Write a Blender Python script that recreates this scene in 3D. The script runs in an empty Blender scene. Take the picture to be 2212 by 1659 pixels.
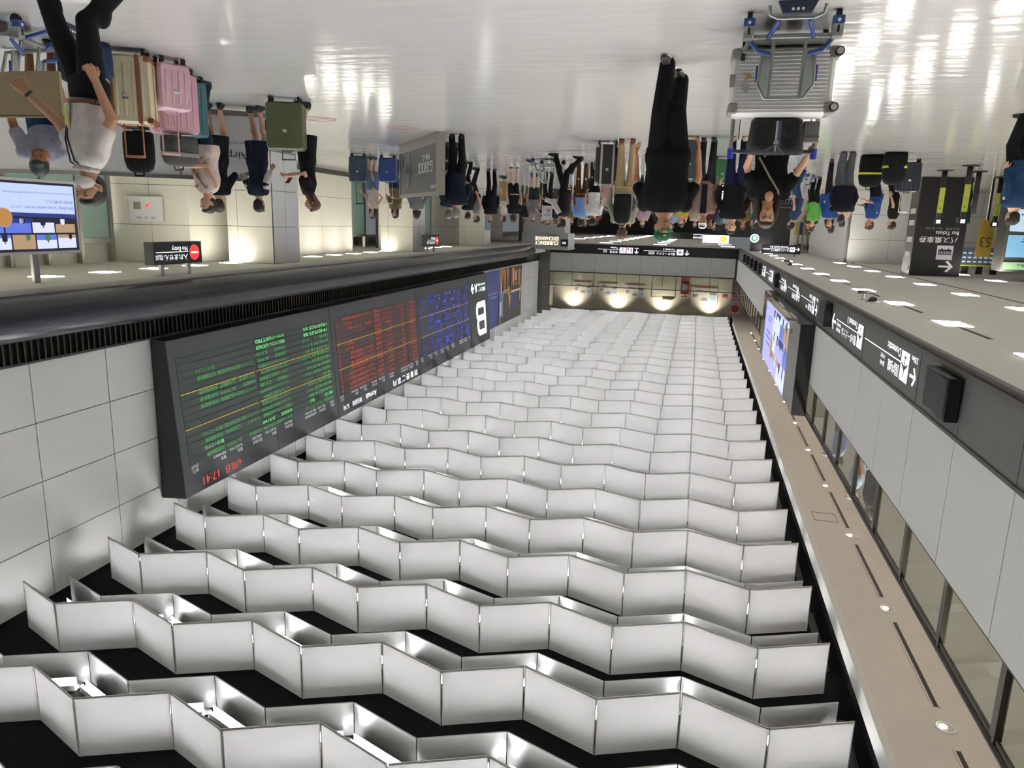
import bpy, bmesh, math, random
from mathutils import Vector, Matrix
random.seed(7)
PI = math.pi
SC = bpy.context.scene
COL = SC.collection

# ------------------------------------------------------------------ camera, world, exposure
def camera_matrix(yaw, pitch, roll, loc):
    cy, sy, cp, sp, cr, sr = math.cos(yaw), math.sin(yaw), math.cos(pitch), math.sin(pitch), math.cos(roll), math.sin(roll)
    f = Vector((sy*cp, cy*cp, sp)); r = Vector((cy, -sy, 0)); u = r.cross(f)
    r2 = r*cr + u*sr; u2 = -r*sr + u*cr
    m = Matrix((-r2, -u2, -f)).transposed().to_4x4()      # the picture was taken upside down
    m.translation = loc
    return m
cd = bpy.data.cameras.new('camera'); cam = bpy.data.objects.new('camera', cd); COL.objects.link(cam)
cam.matrix_world = camera_matrix(math.radians(13.633), math.radians(12.334), math.radians(1.565), Vector((0, 0, 1.65)))
cd.sensor_width = 36; cd.lens = 1594.88/2212*36; cd.clip_start = 0.05; cd.clip_end = 400
SC.camera = cam
w = bpy.data.worlds.new('world'); SC.world = w; w.use_nodes = True
w.node_tree.nodes['Background'].inputs[0].default_value = (0.9, 0.95, 1, 1)
w.node_tree.nodes['Background'].inputs[1].default_value = 0.12
SC.view_settings.view_transform = 'Standard'; SC.view_settings.look = 'None'
SC.view_settings.gamma = 1; SC.view_settings.use_curve_mapping = False
SC.view_settings.exposure = 0.5
SC.cycles.max_bounces = 6; SC.cycles.diffuse_bounces = 3; SC.cycles.glossy_bounces = 3; SC.cycles.transmission_bounces = 4; SC.cycles.use_adaptive_sampling = True; SC.cycles.adaptive_threshold = .06; SC.cycles.use_light_tree = False
SC.cycles.transparent_max_bounces = 6; SC.cycles.sample_clamp_indirect = 6; SC.cycles.caustics_reflective = False; SC.cycles.caustics_refractive = False
TUBE_POWER = 88.0
SOFFIT_POWER = 30.0

# ------------------------------------------------------------------ helpers
def lin(c):
    if isinstance(c, str):
        c = tuple(int(c[i:i+2], 16)/255 for i in (0, 2, 4))
    return tuple((v/12.92 if v <= .04045 else ((v+.055)/1.055)**2.4) for v in c)
MATS = {}
def mat(name, col, rough=.6, metal=0, emit=None, es=0, noise=0, nscale=6, bump=0, bscale=40, stretch=(1, 1, 1), coat=0, spec=.5):
    if name in MATS: return MATS[name]
    m = bpy.data.materials.new(name); m.use_nodes = True; nt = m.node_tree; b = nt.nodes['Principled BSDF']
    c = (*lin(col), 1)
    b.inputs['Base Color'].default_value = c; b.inputs['Roughness'].default_value = rough; b.inputs['Metallic'].default_value = metal
    b.inputs['Specular IOR Level'].default_value = spec
    if coat: b.inputs['Coat Weight'].default_value = coat; b.inputs['Coat Roughness'].default_value = .12
    if emit is not None:
        b.inputs['Emission Color'].default_value = (*lin(emit), 1); b.inputs['Emission Strength'].default_value = es
    if noise or bump:
        tc = nt.nodes.new('ShaderNodeTexCoord'); mp = nt.nodes.new('ShaderNodeMapping'); mp.inputs['Scale'].default_value = stretch
        nt.links.new(tc.outputs['Object'], mp.inputs[0])
    if noise:
        n = nt.nodes.new('ShaderNodeTexNoise'); n.inputs['Scale'].default_value = nscale; n.inputs['Detail'].default_value = 4
        r = nt.nodes.new('ShaderNodeValToRGB')
        r.color_ramp.elements[0].position = .3; r.color_ramp.elements[1].position = .7
        r.color_ramp.elements[0].color = (*[v*(1-noise) for v in c[:3]], 1); r.color_ramp.elements[1].color = (*[min(1, v*(1+noise)) for v in c[:3]], 1)
        nt.links.new(mp.outputs[0], n.inputs['Vector']); nt.links.new(n.outputs['Fac'], r.inputs[0]); nt.links.new(r.outputs[0], b.inputs['Base Color'])
    if bump:
        n2 = nt.nodes.new('ShaderNodeTexNoise'); n2.inputs['Scale'].default_value = bscale; n2.inputs['Detail'].default_value = 3
        bp = nt.nodes.new('ShaderNodeBump'); bp.inputs['Strength'].default_value = bump; bp.inputs['Distance'].default_value = .02
        nt.links.new(mp.outputs[0], n2.inputs['Vector']); nt.links.new(n2.outputs['Fac'], bp.inputs['Height']); nt.links.new(bp.outputs[0], b.inputs['Normal'])
    MATS[name] = m
    return m

class MB:
    """collects shapes; build() links them as one mesh object"""
    def __init__(s): s.v = []; s.f = []; s.m = []; s.sm = []
    def add(s, vs, fs, mi=0, smooth=False, mx=None):
        o = len(s.v)
        for p in vs: s.v.append(tuple(mx @ Vector(p)) if mx else tuple(p))
        for f in fs: s.f.append([i+o for i in f]); s.m.append(mi); s.sm.append(smooth)
        return s
    def box(s, x0, x1, y0, y1, z0, z1, mi=0, mx=None):
        v = [(x, y, z) for z in (z0, z1) for y in (y0, y1) for x in (x0, x1)]
        return s.add(v, [(0, 2, 3, 1), (4, 5, 7, 6), (0, 1, 5, 4), (2, 6, 7, 3), (0, 4, 6, 2), (1, 3, 7, 5)], mi, False, mx)
    def rbox(s, x0, x1, y0, y1, z0, z1, r, mi=0, mx=None, n=4, axis='z'):
        """box with its four edges along one axis rounded and the rims chamfered"""
        ax = 'xyz'.index(axis); lo = [x0, y0, z0]; hi = [x1, y1, z1]; a, b = [(1, 2), (0, 2), (0, 1)][ax]
        r = min(r, (hi[a]-lo[a])/2-1e-4, (hi[b]-lo[b])/2-1e-4); ch = min(r*.35, (hi[ax]-lo[ax])*.3)
        rings = []
        for h, ins in ((lo[ax], ch), (lo[ax]+ch, 0), (hi[ax]-ch, 0), (hi[ax], ch)):
            ring = []
            for qi, (sa, sb) in enumerate(((1, 1), (-1, 1), (-1, -1), (1, -1))):
                ca = (hi[a]-r if sa > 0 else lo[a]+r); cb = (hi[b]-r if sb > 0 else lo[b]+r)
                for k in range(n+1):
                    t = qi*PI/2 + k*PI/2/n; p = [0, 0, 0]; p[ax] = h
                    p[a] = ca + (r-ins)*math.cos(t); p[b] = cb + (r-ins)*math.sin(t); ring.append(tuple(p))
            rings.append(ring)
        return s.loft(rings, mi, True, mx)
    def loft(s, rings, mi=0, smooth=True, mx=None, cap=True, close=True):
        n = len(rings[0]); v = [p for r in rings for p in r]; f = []
        for i in range(len(rings)-1):
            for k in range(n if close else n-1):
                k2 = (k+1) % n
                f.append((i*n+k, i*n+k2, (i+1)*n+k2, (i+1)*n+k))
        s.add(v, f, mi, smooth, mx)
        if cap:
            s.add(rings[0], [tuple(range(n))[::-1]], mi, False, mx); s.add(rings[-1], [tuple(range(n))], mi, False, mx)
        return s
    def tube(s, pts, r, n=8, mi=0, mx=None, cap=True, flat=1.0):
        pts = [Vector(p) for p in pts]; rings = []; up = None
        for i, p in enumerate(pts):
            d = (pts[min(i+1, len(pts)-1)] - pts[max(i-1, 0)]).normalized()
            if up is None:
                up = Vector((0, 0, 1)) if abs(d.z) < .9 else Vector((0, 1, 0))
            a = d.cross(up).normalized(); b = a.cross(d).normalized(); up = b
            rr = r[i] if isinstance(r, (list, tuple)) else r
            rings.append([tuple(p + a*rr*math.cos(2*PI*k/n) + b*rr*flat*math.sin(2*PI*k/n)) for k in range(n)])
        return s.loft(rings, mi, True, mx, cap)
    def disc(s, c, r, n=16, mi=0, axis=Vector((0, 0, 1)), h=.01, mx=None):
        a = Vector(axis).normalized(); c = Vector(c)
        return s.tube([c-a*h/2, c+a*h/2], r, n, mi, mx)
    def ell(s, c, r, mi=0, n=14, m=9, mx=None):
        rings = []
        for i in range(m+1):
            t = PI*(i+.02)/(m+.04); rings.append([(c[0]+r[0]*math.sin(t)*math.cos(2*PI*k/n), c[1]+r[1]*math.sin(t)*math.sin(2*PI*k/n), c[2]-r[2]*math.cos(t)) for k in range(n)])
        return s.loft(rings, mi, True, mx)
    def prism(s, poly, h0, h1, axis='z', mi=0, mx=None):
        """extrude a 2-D polygon along an axis"""
        def P(a, b, h): return {'z': (a, b, h), 'y': (a, h, b), 'x': (h, a, b)}[axis]
        r = [[P(a, b, h) for a, b in poly] for h in (h0, h1)]
        return s.loft(r, mi, False, mx)
    def build(s, name, mats, parent=None, mx=None):
        me = bpy.data.meshes.new(name); me.from_pydata(s.v, [], s.f)
        for m in (mats if isinstance(mats, (list, tuple)) else [mats]): me.materials.append(m)
        me.polygons.foreach_set('material_index', s.m); me.polygons.foreach_set('use_smooth', s.sm); me.update()
        return link(name, me, parent, mx)
def link(name, me, parent=None, mx=None):
    o = bpy.data.objects.new(name, me); COL.objects.link(o)
    if parent is not None: o.parent = parent
    if mx is not None: o.matrix_local = mx
    return o
def tag(o, label=None, cat=None, group=None, kind=None):
    if label: o['label'] = label
    if cat: o['category'] = cat
    if group: o['group'] = group
    if kind: o['kind'] = kind
    return o
def thing(name, label, cat, loc=(0, 0, 0), rz=0, group=None):
    o = bpy.data.objects.new(name, None); COL.objects.link(o); o.empty_display_size = .1
    o.location = loc; o.rotation_euler = (0, 0, rz)
    return tag(o, label, cat, group)
def struct(o): o['kind'] = 'structure'; return o
def copy_tree(o, parent=None):
    c = o.copy(); COL.objects.link(c); c.parent = parent
    for ch in list(o.children): copy_tree(ch, c)
    return c
def basis(right, up, loc):
    r = Vector(right).normalized(); u = Vector(up).normalized(); n = r.cross(u)
    m = Matrix((r, u, n)).transposed().to_4x4(); m.translation = Vector(loc); return m
TXT = {}
def text_mesh(s, res=2):
    if s in TXT: return TXT[s]
    c = bpy.data.curves.new('lettering', 'FONT'); c.body = s; c.resolution_u = res; c.fill_mode = 'FRONT'
    o = bpy.data.objects.new('lettering', c)
    me = bpy.data.meshes.new_from_object(o)
    bpy.data.objects.remove(o); bpy.data.curves.remove(c)
    xs = [v.co.x for v in me.vertices] or [0]; ys = [v.co.y for v in me.vertices] or [0]
    TXT[s] = ([tuple(v.co) for v in me.vertices], [tuple(p.vertices) for p in me.polygons], min(xs), max(xs), min(ys), max(ys))
    bpy.data.meshes.remove(me)
    return TXT[s]
def put_text(mb, s, x, y, w, h, mi=0, mx=None, bold=0):
    """fit a string into the rectangle (x, y, w, h) of the plane z = 0"""
    vs, fs, x0, x1, y0, y1 = text_mesh(s)
    if not vs: return
    sx = w/max(x1-x0, 1e-6); sy = h/max(y1-y0, 1e-6)
    for dx in ((-bold, 0, bold) if bold else (0,)):
        mb.add([(x+(a-x0)*sx+dx, y+(b-y0)*sy, dx*.01) for a, b, c in vs], fs, mi, False, mx)
def lettering(name, items, mats, parent, mx):
    mb = MB()
    for it in items:
        s, x, y, ww, hh = it[:5]; put_text(mb, s, x, y, ww, hh, it[5] if len(it) > 5 else 0, None, it[6] if len(it) > 6 else 0)
    return mb.build(name, mats, parent, mx)

# ------------------------------------------------------------------ materials of the hall
XL, XW, XR2, ZS, ZC, YE = -2.65, 10.88, 12.78, 2.9, 8.49, 52.0
white_tile = mat('white_tile', 'd3d3d0', .34, noise=.02, nscale=.7)
white_panel = mat('white_panel', 'd6d7d4', .4, noise=.015, nscale=.5)
joint_m = mat('joint_grey', '55554f', .9)
black_m = mat('black_paint', '08080a', .9, bump=.05, spec=.15)
dark_band = mat('dark_grey_band', '585957', .55, noise=.03)
dark_frame = mat('dark_frame', '45433f', .45)
bronze = mat('bronze_metal', '4d4a40', .38, .7)
steel = mat('brushed_steel', '9a9993', .32, .9, bump=.03, bscale=60, stretch=(1, 1, 20))
chrome = mat('chrome', 'c9c9c9', .15, 1)
soffit_m = mat('soffit_grey', 'd2d1cc', .85, noise=.015, nscale=1.5)
soffit_r = mat('soffit_cream', 'c4c2b6', .85, noise=.015, nscale=1.5)
pink_ceil = mat('gallery_ceiling', 'dcd5cf', .8, noise=.03, nscale=2.5)
cream_wall = mat('cream_wall', 'd6d0bc', .8, noise=.02)
lamp_m = mat('lamp_white', 'ffffff', .5, emit='fff8ee', es=SOFFIT_POWER)
sign_white = mat('sign_white', 'ffffff', .5, emit='f2f5ff', es=1.1)
glass_m = bpy.data.materials.new('balustrade_glass'); glass_m.use_nodes = True
nt = glass_m.node_tree; nt.nodes.clear()
o_ = nt.nodes.new('ShaderNodeOutputMaterial'); mx_ = nt.nodes.new('ShaderNodeMixShader'); t_ = nt.nodes.new('ShaderNodeBsdfTransparent'); g_ = nt.nodes.new('ShaderNodeBsdfGlossy')
fr = nt.nodes.new('ShaderNodeFresnel'); fr.inputs[0].default_value = 1.7; t_.inputs[0].default_value = (.86, .9, .88, 1); g_.inputs['Roughness'].default_value = .02
ge_ = nt.nodes.new('ShaderNodeNewGeometry'); sb_ = nt.nodes.new('ShaderNodeMath'); sb_.operation = 'SUBTRACT'; sb_.use_clamp = True; nt.links.new(fr.outputs[0], sb_.inputs[0]); nt.links.new(ge_.outputs['Backfacing'], sb_.inputs[1]); nt.links.new(sb_.outputs[0], mx_.inputs[0]); nt.links.new(t_.outputs[0], mx_.inputs[1]); nt.links.new(g_.outputs[0], mx_.inputs[2]); nt.links.new(mx_.outputs[0], o_.inputs[0])

# polished floor: pale, with long shallow ripples that break up the reflections
floor_m = bpy.data.materials.new('polished_floor'); floor_m.use_nodes = True
nt = floor_m.node_tree; b = nt.nodes['Principled BSDF']
tc = nt.nodes.new('ShaderNodeTexCoord'); mp = nt.nodes.new('ShaderNodeMapping'); mp.inputs['Scale'].default_value = (1.1, 4.6, 1)
n1 = nt.nodes.new('ShaderNodeTexNoise'); n1.inputs['Scale'].default_value = 1.2; n1.inputs['Detail'].default_value = 2.5
n3 = nt.nodes.new('ShaderNodeTexNoise'); n3.inputs['Scale'].default_value = .8; n3.inputs['Detail'].default_value = 5
bp = nt.nodes.new('ShaderNodeBump'); bp.inputs['Strength'].default_value = .09; bp.inputs['Distance'].default_value = .05
cr_ = nt.nodes.new('ShaderNodeValToRGB'); cr_.color_ramp.elements[0].color = (*lin('b9b8b4'), 1); cr_.color_ramp.elements[1].color = (*lin('c5c4c0'), 1)
nt.links.new(tc.outputs['Object'], mp.inputs[0]); nt.links.new(mp.outputs[0], n1.inputs[0]); nt.links.new(n1.outputs['Fac'], bp.inputs['Height']); nt.links.new(bp.outputs[0], b.inputs['Normal'])
nt.links.new(tc.outputs['Object'], n3.inputs[0]); nt.links.new(n3.outputs['Fac'], cr_.inputs[0]); nt.links.new(cr_.outputs[0], b.inputs['Base Color'])
b.inputs['Roughness'].default_value = .12; b.inputs['IOR'].default_value = 1.6

# ------------------------------------------------------------------ structure
struct(MB().box(-24, 26, -9, 120, -.2, 0).build('floor', floor_m))
struct(MB().box(XL-.3, XW+.4, -9, 58, ZC, ZC+.2).build('ceiling', black_m))
struct(MB().box(-24, 26, -9.2, -9, 0, ZC).build('wall_back', white_panel))

# right side: upper tiled wall over the arrivals board, rounded dark fascia with a slatted grille under it
wr = struct(MB().box(XW+.03, XW+.4, -9, YE-.15, 3.5, ZC).build('wall_right', joint_m))
tile_y = [-3.52+1.69*i for i in range(0, 33)] + [YE-.15]
tile_z = [4.215, 5.27, 6.33, 7.42, 8.48]
tmesh = {}
for i in range(len(tile_y)-1):
    for k in range(4):
        y0, y1, z0, z1 = tile_y[i], tile_y[i+1], tile_z[k], tile_z[k+1]
        if y0 > 14 and y1 < 36.6 and z1 < 7.5 and z0 > 4.3: continue
        key = (round(y1-y0, 2), k)
        if key not in tmesh:
            g = .008; tmesh[key] = MB().box(0, .03, g, y1-y0-g, g, z1-z0-g)
            o = tmesh[key].build('wall_tile', white_tile, wr); tmesh[key] = o.data
        else: o = link('wall_tile', tmesh[key], wr)
        o.location = (XW, y0, z0)
# rounded fascia (long dark tube with a domed end) and the grille above it
fm = mat('fascia_dark', '2c2e33', .26, .3, noise=.05, nscale=.6)
fb = MB(); prof = []
rings = []
for yy, sc in [(-9, 1), (46.6, 1), (46.95, .97), (47.2, .88), (47.4, .7), (47.5, .4), (47.52, .05)]:
    rings.append([(10.44+.37*sc*math.cos(2*PI*k/28), yy, 3.36+.37*sc*math.sin(2*PI*k/28)) for k in range(28)])
fb.loft(rings, 0, True)
fa = struct(fb.build('trim_1', fm))
gr = struct(MB().box(XW-.02, XW+.05, -9, YE-.15, 3.62, 4.2).build('trim_2', mat('grille_back', '131110', .8)))
rail_o = MB().box(XW-.1, XW-.02, -9, YE-.15, 3.72, 3.78).box(XW-.09, XW-.02, -9, YE-.15, 4.16, 4.2).build('grille_rail', mat('grille_rail', '3f3e3c', .4, .5), gr)
slat = MB().box(-.07, 0, -.012, .012, 3.78, 4.16).build('slat', mat('grille_slat', '38342c', .45, .4), gr)
slat.location = (XW-.02, 7.3, 0)
for i in range(1, 300):
    s2 = link('slat', slat.data, gr); s2.location = (XW-.02, 7.3+.135*i, 0)
struct(MB().box(10.42, 26, -9, YE, ZS, 3.6).build('ceiling_soffit_right', soffit_r))
# lower right walls
def panel_wall(name, p0, p1, z0, z1, nx, zs, m=white_panel, gap=.006, thick=.03, backm=None):
    """a wall of separate cladding panels between two floor points"""
    a = Vector((p0[0], p0[1], 0)); d = Vector((p1[0]-p0[0], p1[1]-p0[1], 0)); L = d.length; d.normalize()
    mxw = Matrix((d, Vector((-d.y, d.x, 0)), Vector((0, 0, 1)))).transposed().to_4x4(); mxw.translation = a
    back = struct(MB().box(0, L, thick, thick+.12, z0, z1).build(name, backm or joint_m, None, mxw))
    zz = [z0]+list(zs)+[z1]
    for k in range(len(zz)-1):
        first = None
        for i in range(nx):
            if first is None:
                first = MB().box(gap, L/nx-gap, 0, thick, zz[k]+gap, zz[k+1]-gap).build('wall_panel', m, back); o = first
            else: o = link('wall_panel', first.data, back)
            o.location = (L/nx*i, 0, 0)
    return back
cream_panel = mat('cream_panel', 'd4d3c4', .42, noise=.015, nscale=.6)
panel_wall('wall_right_lower', (XR2, 26.3), (XR2, 16.9), 0, ZS, 4, [.95, 1.95], cream_panel)
panel_wall('wall_right_return', (XR2, 16.9), (14.6, 16.35), 0, ZS, 2, [.95, 1.95], cream_panel)
panel_wall('wall_right_far', (13.6, 52), (13.6, 30.6), 0, ZS, 6, [.95, 1.95], cream_panel)
panel_wall('wall_right_near', (16.9, 17), (16.9, -4), 0, ZS, 7, [.95, 1.95], cream_panel)
struct(MB().box(16.2, 16.4, 26.5, 34, 0, ZS).build('wall_right_recess', cream_panel))
def baseboard(n, x0, x1, y0, y1):
    struct(MB().box(x0, x1, y0, y1, 0, .16).build('baseboard_%d' % n, mat('baseboard_dark', '45433c', .4, .5)))
baseboard(1, XR2-.03, XR2, 16.9, 26.3)
# clad columns under the fascia
for i, y in enumerate((17.75, 27.75, 37.75)):
    c = struct(MB().box(10.94, 12.2, y+.04, y+1.31, 0, ZS).build('column_%d' % (i+1), joint_m))
    for z0, z1 in ((0.01, 1.0), (1.012, 1.93), (1.942, 2.89)):
        MB().box(10.9, 10.94, y, y+.67, z0, z1).build('cladding', white_panel, c)
        MB().box(10.9, 10.94, y+.68, y+1.35, z0, z1).build('cladding', white_panel, c)
        MB().box(10.9, 11.93, y-.002, y+.04, z0, z1).build('cladding', cream_panel, c)
        MB().box(11.94, 12.24, y-.002, y+.04, z0, z1).build('cladding', cream_panel, c)
        MB().box(12.2, 12.24, y, y+1.35, z0, z1).build('cladding', cream_panel, c)

# left side: soffit, dark sign band, white panels, glass balustrade, gallery
sl = struct(MB().box(-24, XL-.05, -9, YE+.2, ZS, ZS+.25).build('ceiling_soffit_left', soffit_m))
MB().box(-6.16, -6.1, -9, YE, ZS-.004, ZS+.01).build('joint_strip', mat('joint_dark', '3c3b39', .8), sl)
wl = struct(MB().box(XL-.14, XL-.04, -9, YE, ZS+.1, 5.0).build('wall_left', joint_m))
MB().box(XL-.05, XL+.02, -9, YE, ZS-.005, ZS+.05).build('cornice', dark_frame, wl)
MB().box(XL-.05, XL+.045, -9, YE, ZS+.05, ZS+.085).build('cornice', dark_frame, wl)
MB().box(XL-.05, XL+.03, -9, YE, ZS+.085, ZS+.11).build('cornice', dark_frame, wl)
MB().box(XL-.05, XL+.012, -9, YE, 3.63, 3.67).build('band_trim', bronze, wl)
bandj = [3.4, 5.0, 6.5, 7.96, 9.47, 12.52, 15.47, 17.2, 20.2, 23.2, 26.2, 29.2, 32.2, 35.2, 38.2, 40, 43, 46, 49, 52]
for a, b_ in zip(bandj[:-1], bandj[1:]):
    MB().box(XL-.03, XL, a+.006, b_-.006, 3.012, 3.63).build('band_panel', dark_band, wl)
pm = None
for i in range(-6, 30):
    y0 = 8.0+1.5*i
    if pm is None: pm = MB().box(-.04, 0, .006, 1.494, 3.672, 5.0).build('wall_panel', white_panel, wl); o = pm
    else: o = link('wall_panel', pm.data, wl)
    o.location = (XL, y0, 0)
# balustrade along the gallery edge: bottom frame, posts, panes, handrail
bal = thing('glass_balustrade', 'long glass balustrade with bronze posts above the white panels of the left wall', 'balustrade', (XL-.035, 0, 5.0))
MB().box(-.06, .02, -6, YE, 0, .035).build('bottom_frame', bronze, bal)
MB().tube([(-.02, -6, .8), (-.02, YE, .8)], .035, 12).build('handrail', mat('dark_rail', '3b3832', .3, .6), bal)
MB().tube([(-.02, -6, .72), (-.02, YE, .72)], .018, 8).build('lower_rail', bronze, bal)
pp = MB().box(-.05, .01, -.05, .05, .035, .72).box(-.03, .0, -.02, .02, .72, .79).build('post', bronze, bal); pp.location = (0, 4.7, 0)
gp = MB().box(-.026, -.014, .06, 1.435, .04, .70).build('pane', glass_m, bal); gp.location = (0, 4.7, 0)
for i in range(-7, 32):
    if i == 0: continue
    p2 = link('post', pp.data, bal); p2.location = (0, 4.7+1.495*i, 0)
    if i < 31: p2 = link('pane', gp.data, bal); p2.location = (0, 4.7+1.495*i, 0)
struct(MB().box(-8, XL-.02, -9, 58, 4.6, 4.72).build('floor_gallery', mat('gallery_floor', 'a8a49a', .5)))
struct(MB().box(-8.2, -8, -9, 58, 4.7, 7.8).build('wall_gallery', mat('gallery_wall', 'dad9d2', .7)))
struct(MB().box(-8, XL-.1, -9, 58, 7.78, 7.9).build('ceiling_gallery', pink_ceil))
struct(MB().box(XL-.1, XL+.0, -9, 52, 7.775, 8.06).build('trim_3', mat('fascia_white', 'dcdcd8', .6)))
struct(MB().box(XL-.3, XL-.1, -9, 58, 8.0, ZC).build('trim_4', black_m))

# far end: dark sign band, white panels, balustrade and the lit gallery wall behind it
we = struct(MB().box(XL-.2, 12.6, YE+.04, YE+.3, ZS, 4.98).build('wall_end', joint_m))
MB().box(XL, 11.9, YE-.02, YE+.04, 2.97, 3.62).build('sign_band', mat('sign_black', '0b0c10', .35), we)
pm = None
for i in range(9):
    if pm is None: pm = MB().box(.006, 1.564, 0, .04, 3.63, 4.9).build('wall_panel', white_panel, we); o = pm
    else: o = link('wall_panel', pm.data, we)
    o.location = (XL+1.57*i+.13, YE, 0)
MB().box(XL, 10.1, YE-.02, YE+.05, 4.9, 4.97).build('sill', bronze, we)
struct(MB().box(-8, 14, YE+.3, 58, 4.6, 4.72).build('floor_end_gallery', mat('gallery_floor', 'a8a49a', .5)))
struct(MB().box(-8, 14, 57.0, 57.3, 4.7, ZC).build('wall_end_gallery', cream_wall))
struct(MB().box(XL, 26, YE, 120, ZS, ZS+.3).build('ceiling_far_hall', soffit_m))
struct(MB().box(-24, 26, 119, 119.3, 0, ZS).build('wall_far_hall', mat('far_wall', '75736c', .8)))
be = thing('glass_balustrade', 'short glass balustrade in front of the lit end wall with notices', 'balustrade', (0, YE+.02, 4.97))
MB().tube([(XL, 0, .92), (10.1, 0, .92)], .03, 10).build('handrail', mat('dark_rail_end', '17161a', .3, .5), be)
gp = None
for i in range(8):
    x0 = XL+.13+1.57*i
    MB().box(x0-.02, x0+.02, -.02, .02, 0, .9).build('post', bronze, be)
    if gp is None: gp = MB().box(.03, 1.54, -.006, .006, .02, .88).build('pane', glass_m, be); o = gp
    else: o = link('pane', gp.data, be)
    o.location = (x0, 0, 0)
# polished grey column standing at the end of the tiled wall
struct(MB().box(10.1, 12.4, YE-.1, YE+1.6, 0, 4.9).box(10.1, 11.4, YE+.3, YE+1.6, 4.9, ZC).build('column_4', mat('polished_grey', '6d6a64', .12, .2, noise=.1, nscale=1.2)))
# pale boxed lintel and side walls that close the left concourse
panel_wall('wall_left_far', (-14, 33.4), (-5.9, 33.4), 0, ZS, 5, [.95, 1.95], white_panel)
struct(MB().box(-6.0, -5.9, 33.4, 44, 0, ZS).build('wall_left_return', white_panel))
struct(MB().box(-24, -23.8, -9, 60, 0, ZS).build('wall_left_outer', cream_panel))
struct(MB().box(-24, -9.5, 28.9, 29.1, 0, ZS).build('wall_left_counter', cream_panel))

# ------------------------------------------------------------------ the luminous ceiling
def translucent(name, col):
    """milky diffuser film lit from behind"""
    m = bpy.data.materials.new(name); m.use_nodes = True; n = m.node_tree; n.nodes.clear()
    o = n.nodes.new('ShaderNodeOutputMaterial'); a = n.nodes.new('ShaderNodeMixShader'); d = n.nodes.new('ShaderNodeBsdfDiffuse')
    r = n.nodes.new('ShaderNodeBsdfTranslucent'); no = n.nodes.new('ShaderNodeTexNoise'); no.inputs['Scale'].default_value = 3
    rmp = n.nodes.new('ShaderNodeValToRGB'); rmp.color_ramp.elements[0].color = (*[v*.95 for v in lin(col)], 1); rmp.color_ramp.elements[1].color = (*lin(col), 1)
    n.links.new(no.outputs['Fac'], rmp.inputs[0])
    for s in (d, r): n.links.new(rmp.outputs[0], s.inputs['Color'])
    a.inputs[0].default_value = .55; n.links.new(d.outputs[0], a.inputs[1]); n.links.new(r.outputs[0], a.inputs[2])
    n.links.new(a.outputs[0], o.inputs[0]); return m
film = translucent('diffuser_film', 'dadad9')
rim_m = mat('panel_rim', 'e4e4df', .5)
refl = mat('reflector_grey', 'b4b5b3', .35, .2)
tube_m = mat('tube_glow', 'ffffff', .4, emit='fdfcff', es=TUBE_POWER)
PX, PY, Y0, AMP, X0 = 1.063, 1.838, 8.752, .22, -.242
LEN = math.hypot(PX, 2*AMP)
g = .009
def flat_panel(h, m, m2):
    mb = MB()
    mb.add([(g, 0, 0), (LEN-g, 0, 0), (LEN-g, 0, -h), (g, 0, -h)], [(0, 1, 2, 3)], 0)
    mb.box(g, LEN-g, -.008, .008, -h-.012, -h+.012, 1)
    mb.box(g, g+.008, -.008, .008, -h, 0, 1).box(LEN-g-.008, LEN-g, -.008, .008, -h, 0, 1)
    return mb
ord_ = ['first', 'second', 'third', 'fourth', 'fifth', 'sixth', 'seventh', 'eighth', 'ninth', 'tenth', 'eleventh', 'twelfth', 'thirteenth', 'fourteenth', 'fifteenth', 'sixteenth', 'seventeenth', 'eighteenth', 'nineteenth', 'twentieth', 'twenty-first', 'twenty-second', 'twenty-third', 'twenty-fourth', 'twenty-fifth', 'twenty-sixth', 'twenty-seventh', 'twenty-eighth', 'twenty-ninth', 'thirtieth', 'thirty-first', 'thirty-second']
proto = {}
KMIN = -7
for k in range(KMIN, 25):
    yk = Y0+PY*k
    lab = ('%s zigzag row of white light panels counted from the near end of the ceiling' % ord_[k+2]) if k >= -2 else 'zigzag row of white light panels overhead, nearer than the picture shows'
    row = thing('ceiling_light_row', lab, 'ceiling light', (0, yk, ZC), 0, 'zigzag light rows of the hall ceiling')
    for j in range(-2, 10):
        xa, xb = X0+PX*j, X0+PX*(j+1); ya, yb = (AMP if j % 2 == 0 else -AMP), (AMP if (j+1) % 2 == 0 else -AMP)
        ang = math.atan2(yb-ya, PX)
        for nm, dy, z in (('diffuser_panel', 0, 0), ('reflector_panel', .9, 0), ('tube_lamp', .71, -.075)):
            if nm not in proto:
                if nm == 'diffuser_panel': o = flat_panel(.84, film, rim_m).build(nm, [film, rim_m], row)
                elif nm == 'reflector_panel': o = MB().box(g, LEN-g, -.006, .006, -.49, 0).box(g, LEN-g, -.01, .01, -.5, -.48).build(nm, refl, row)
                else: o = MB().tube([(.04, 0, 0), (LEN-.04, 0, 0)], .017, 8).box(0, .05, -.02, .02, -.02, .05, 1).box(LEN-.05, LEN, -.02, .02, -.02, .05, 1).box(.07, LEN-.07, .037, .043, -.105, .07, 1).box(.07, LEN-.07, -.043, -.037, -.019, .07, 1).box(.05, LEN-.05, -.043, .043, .05, .07, 1).build(nm, [tube_m, rim_m], row)
                proto[nm] = o.data
            else: o = link(nm, proto[nm], row)
            o.location = (xa, ya+dy, z); o.rotation_euler = (0, 0, ang)
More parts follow.
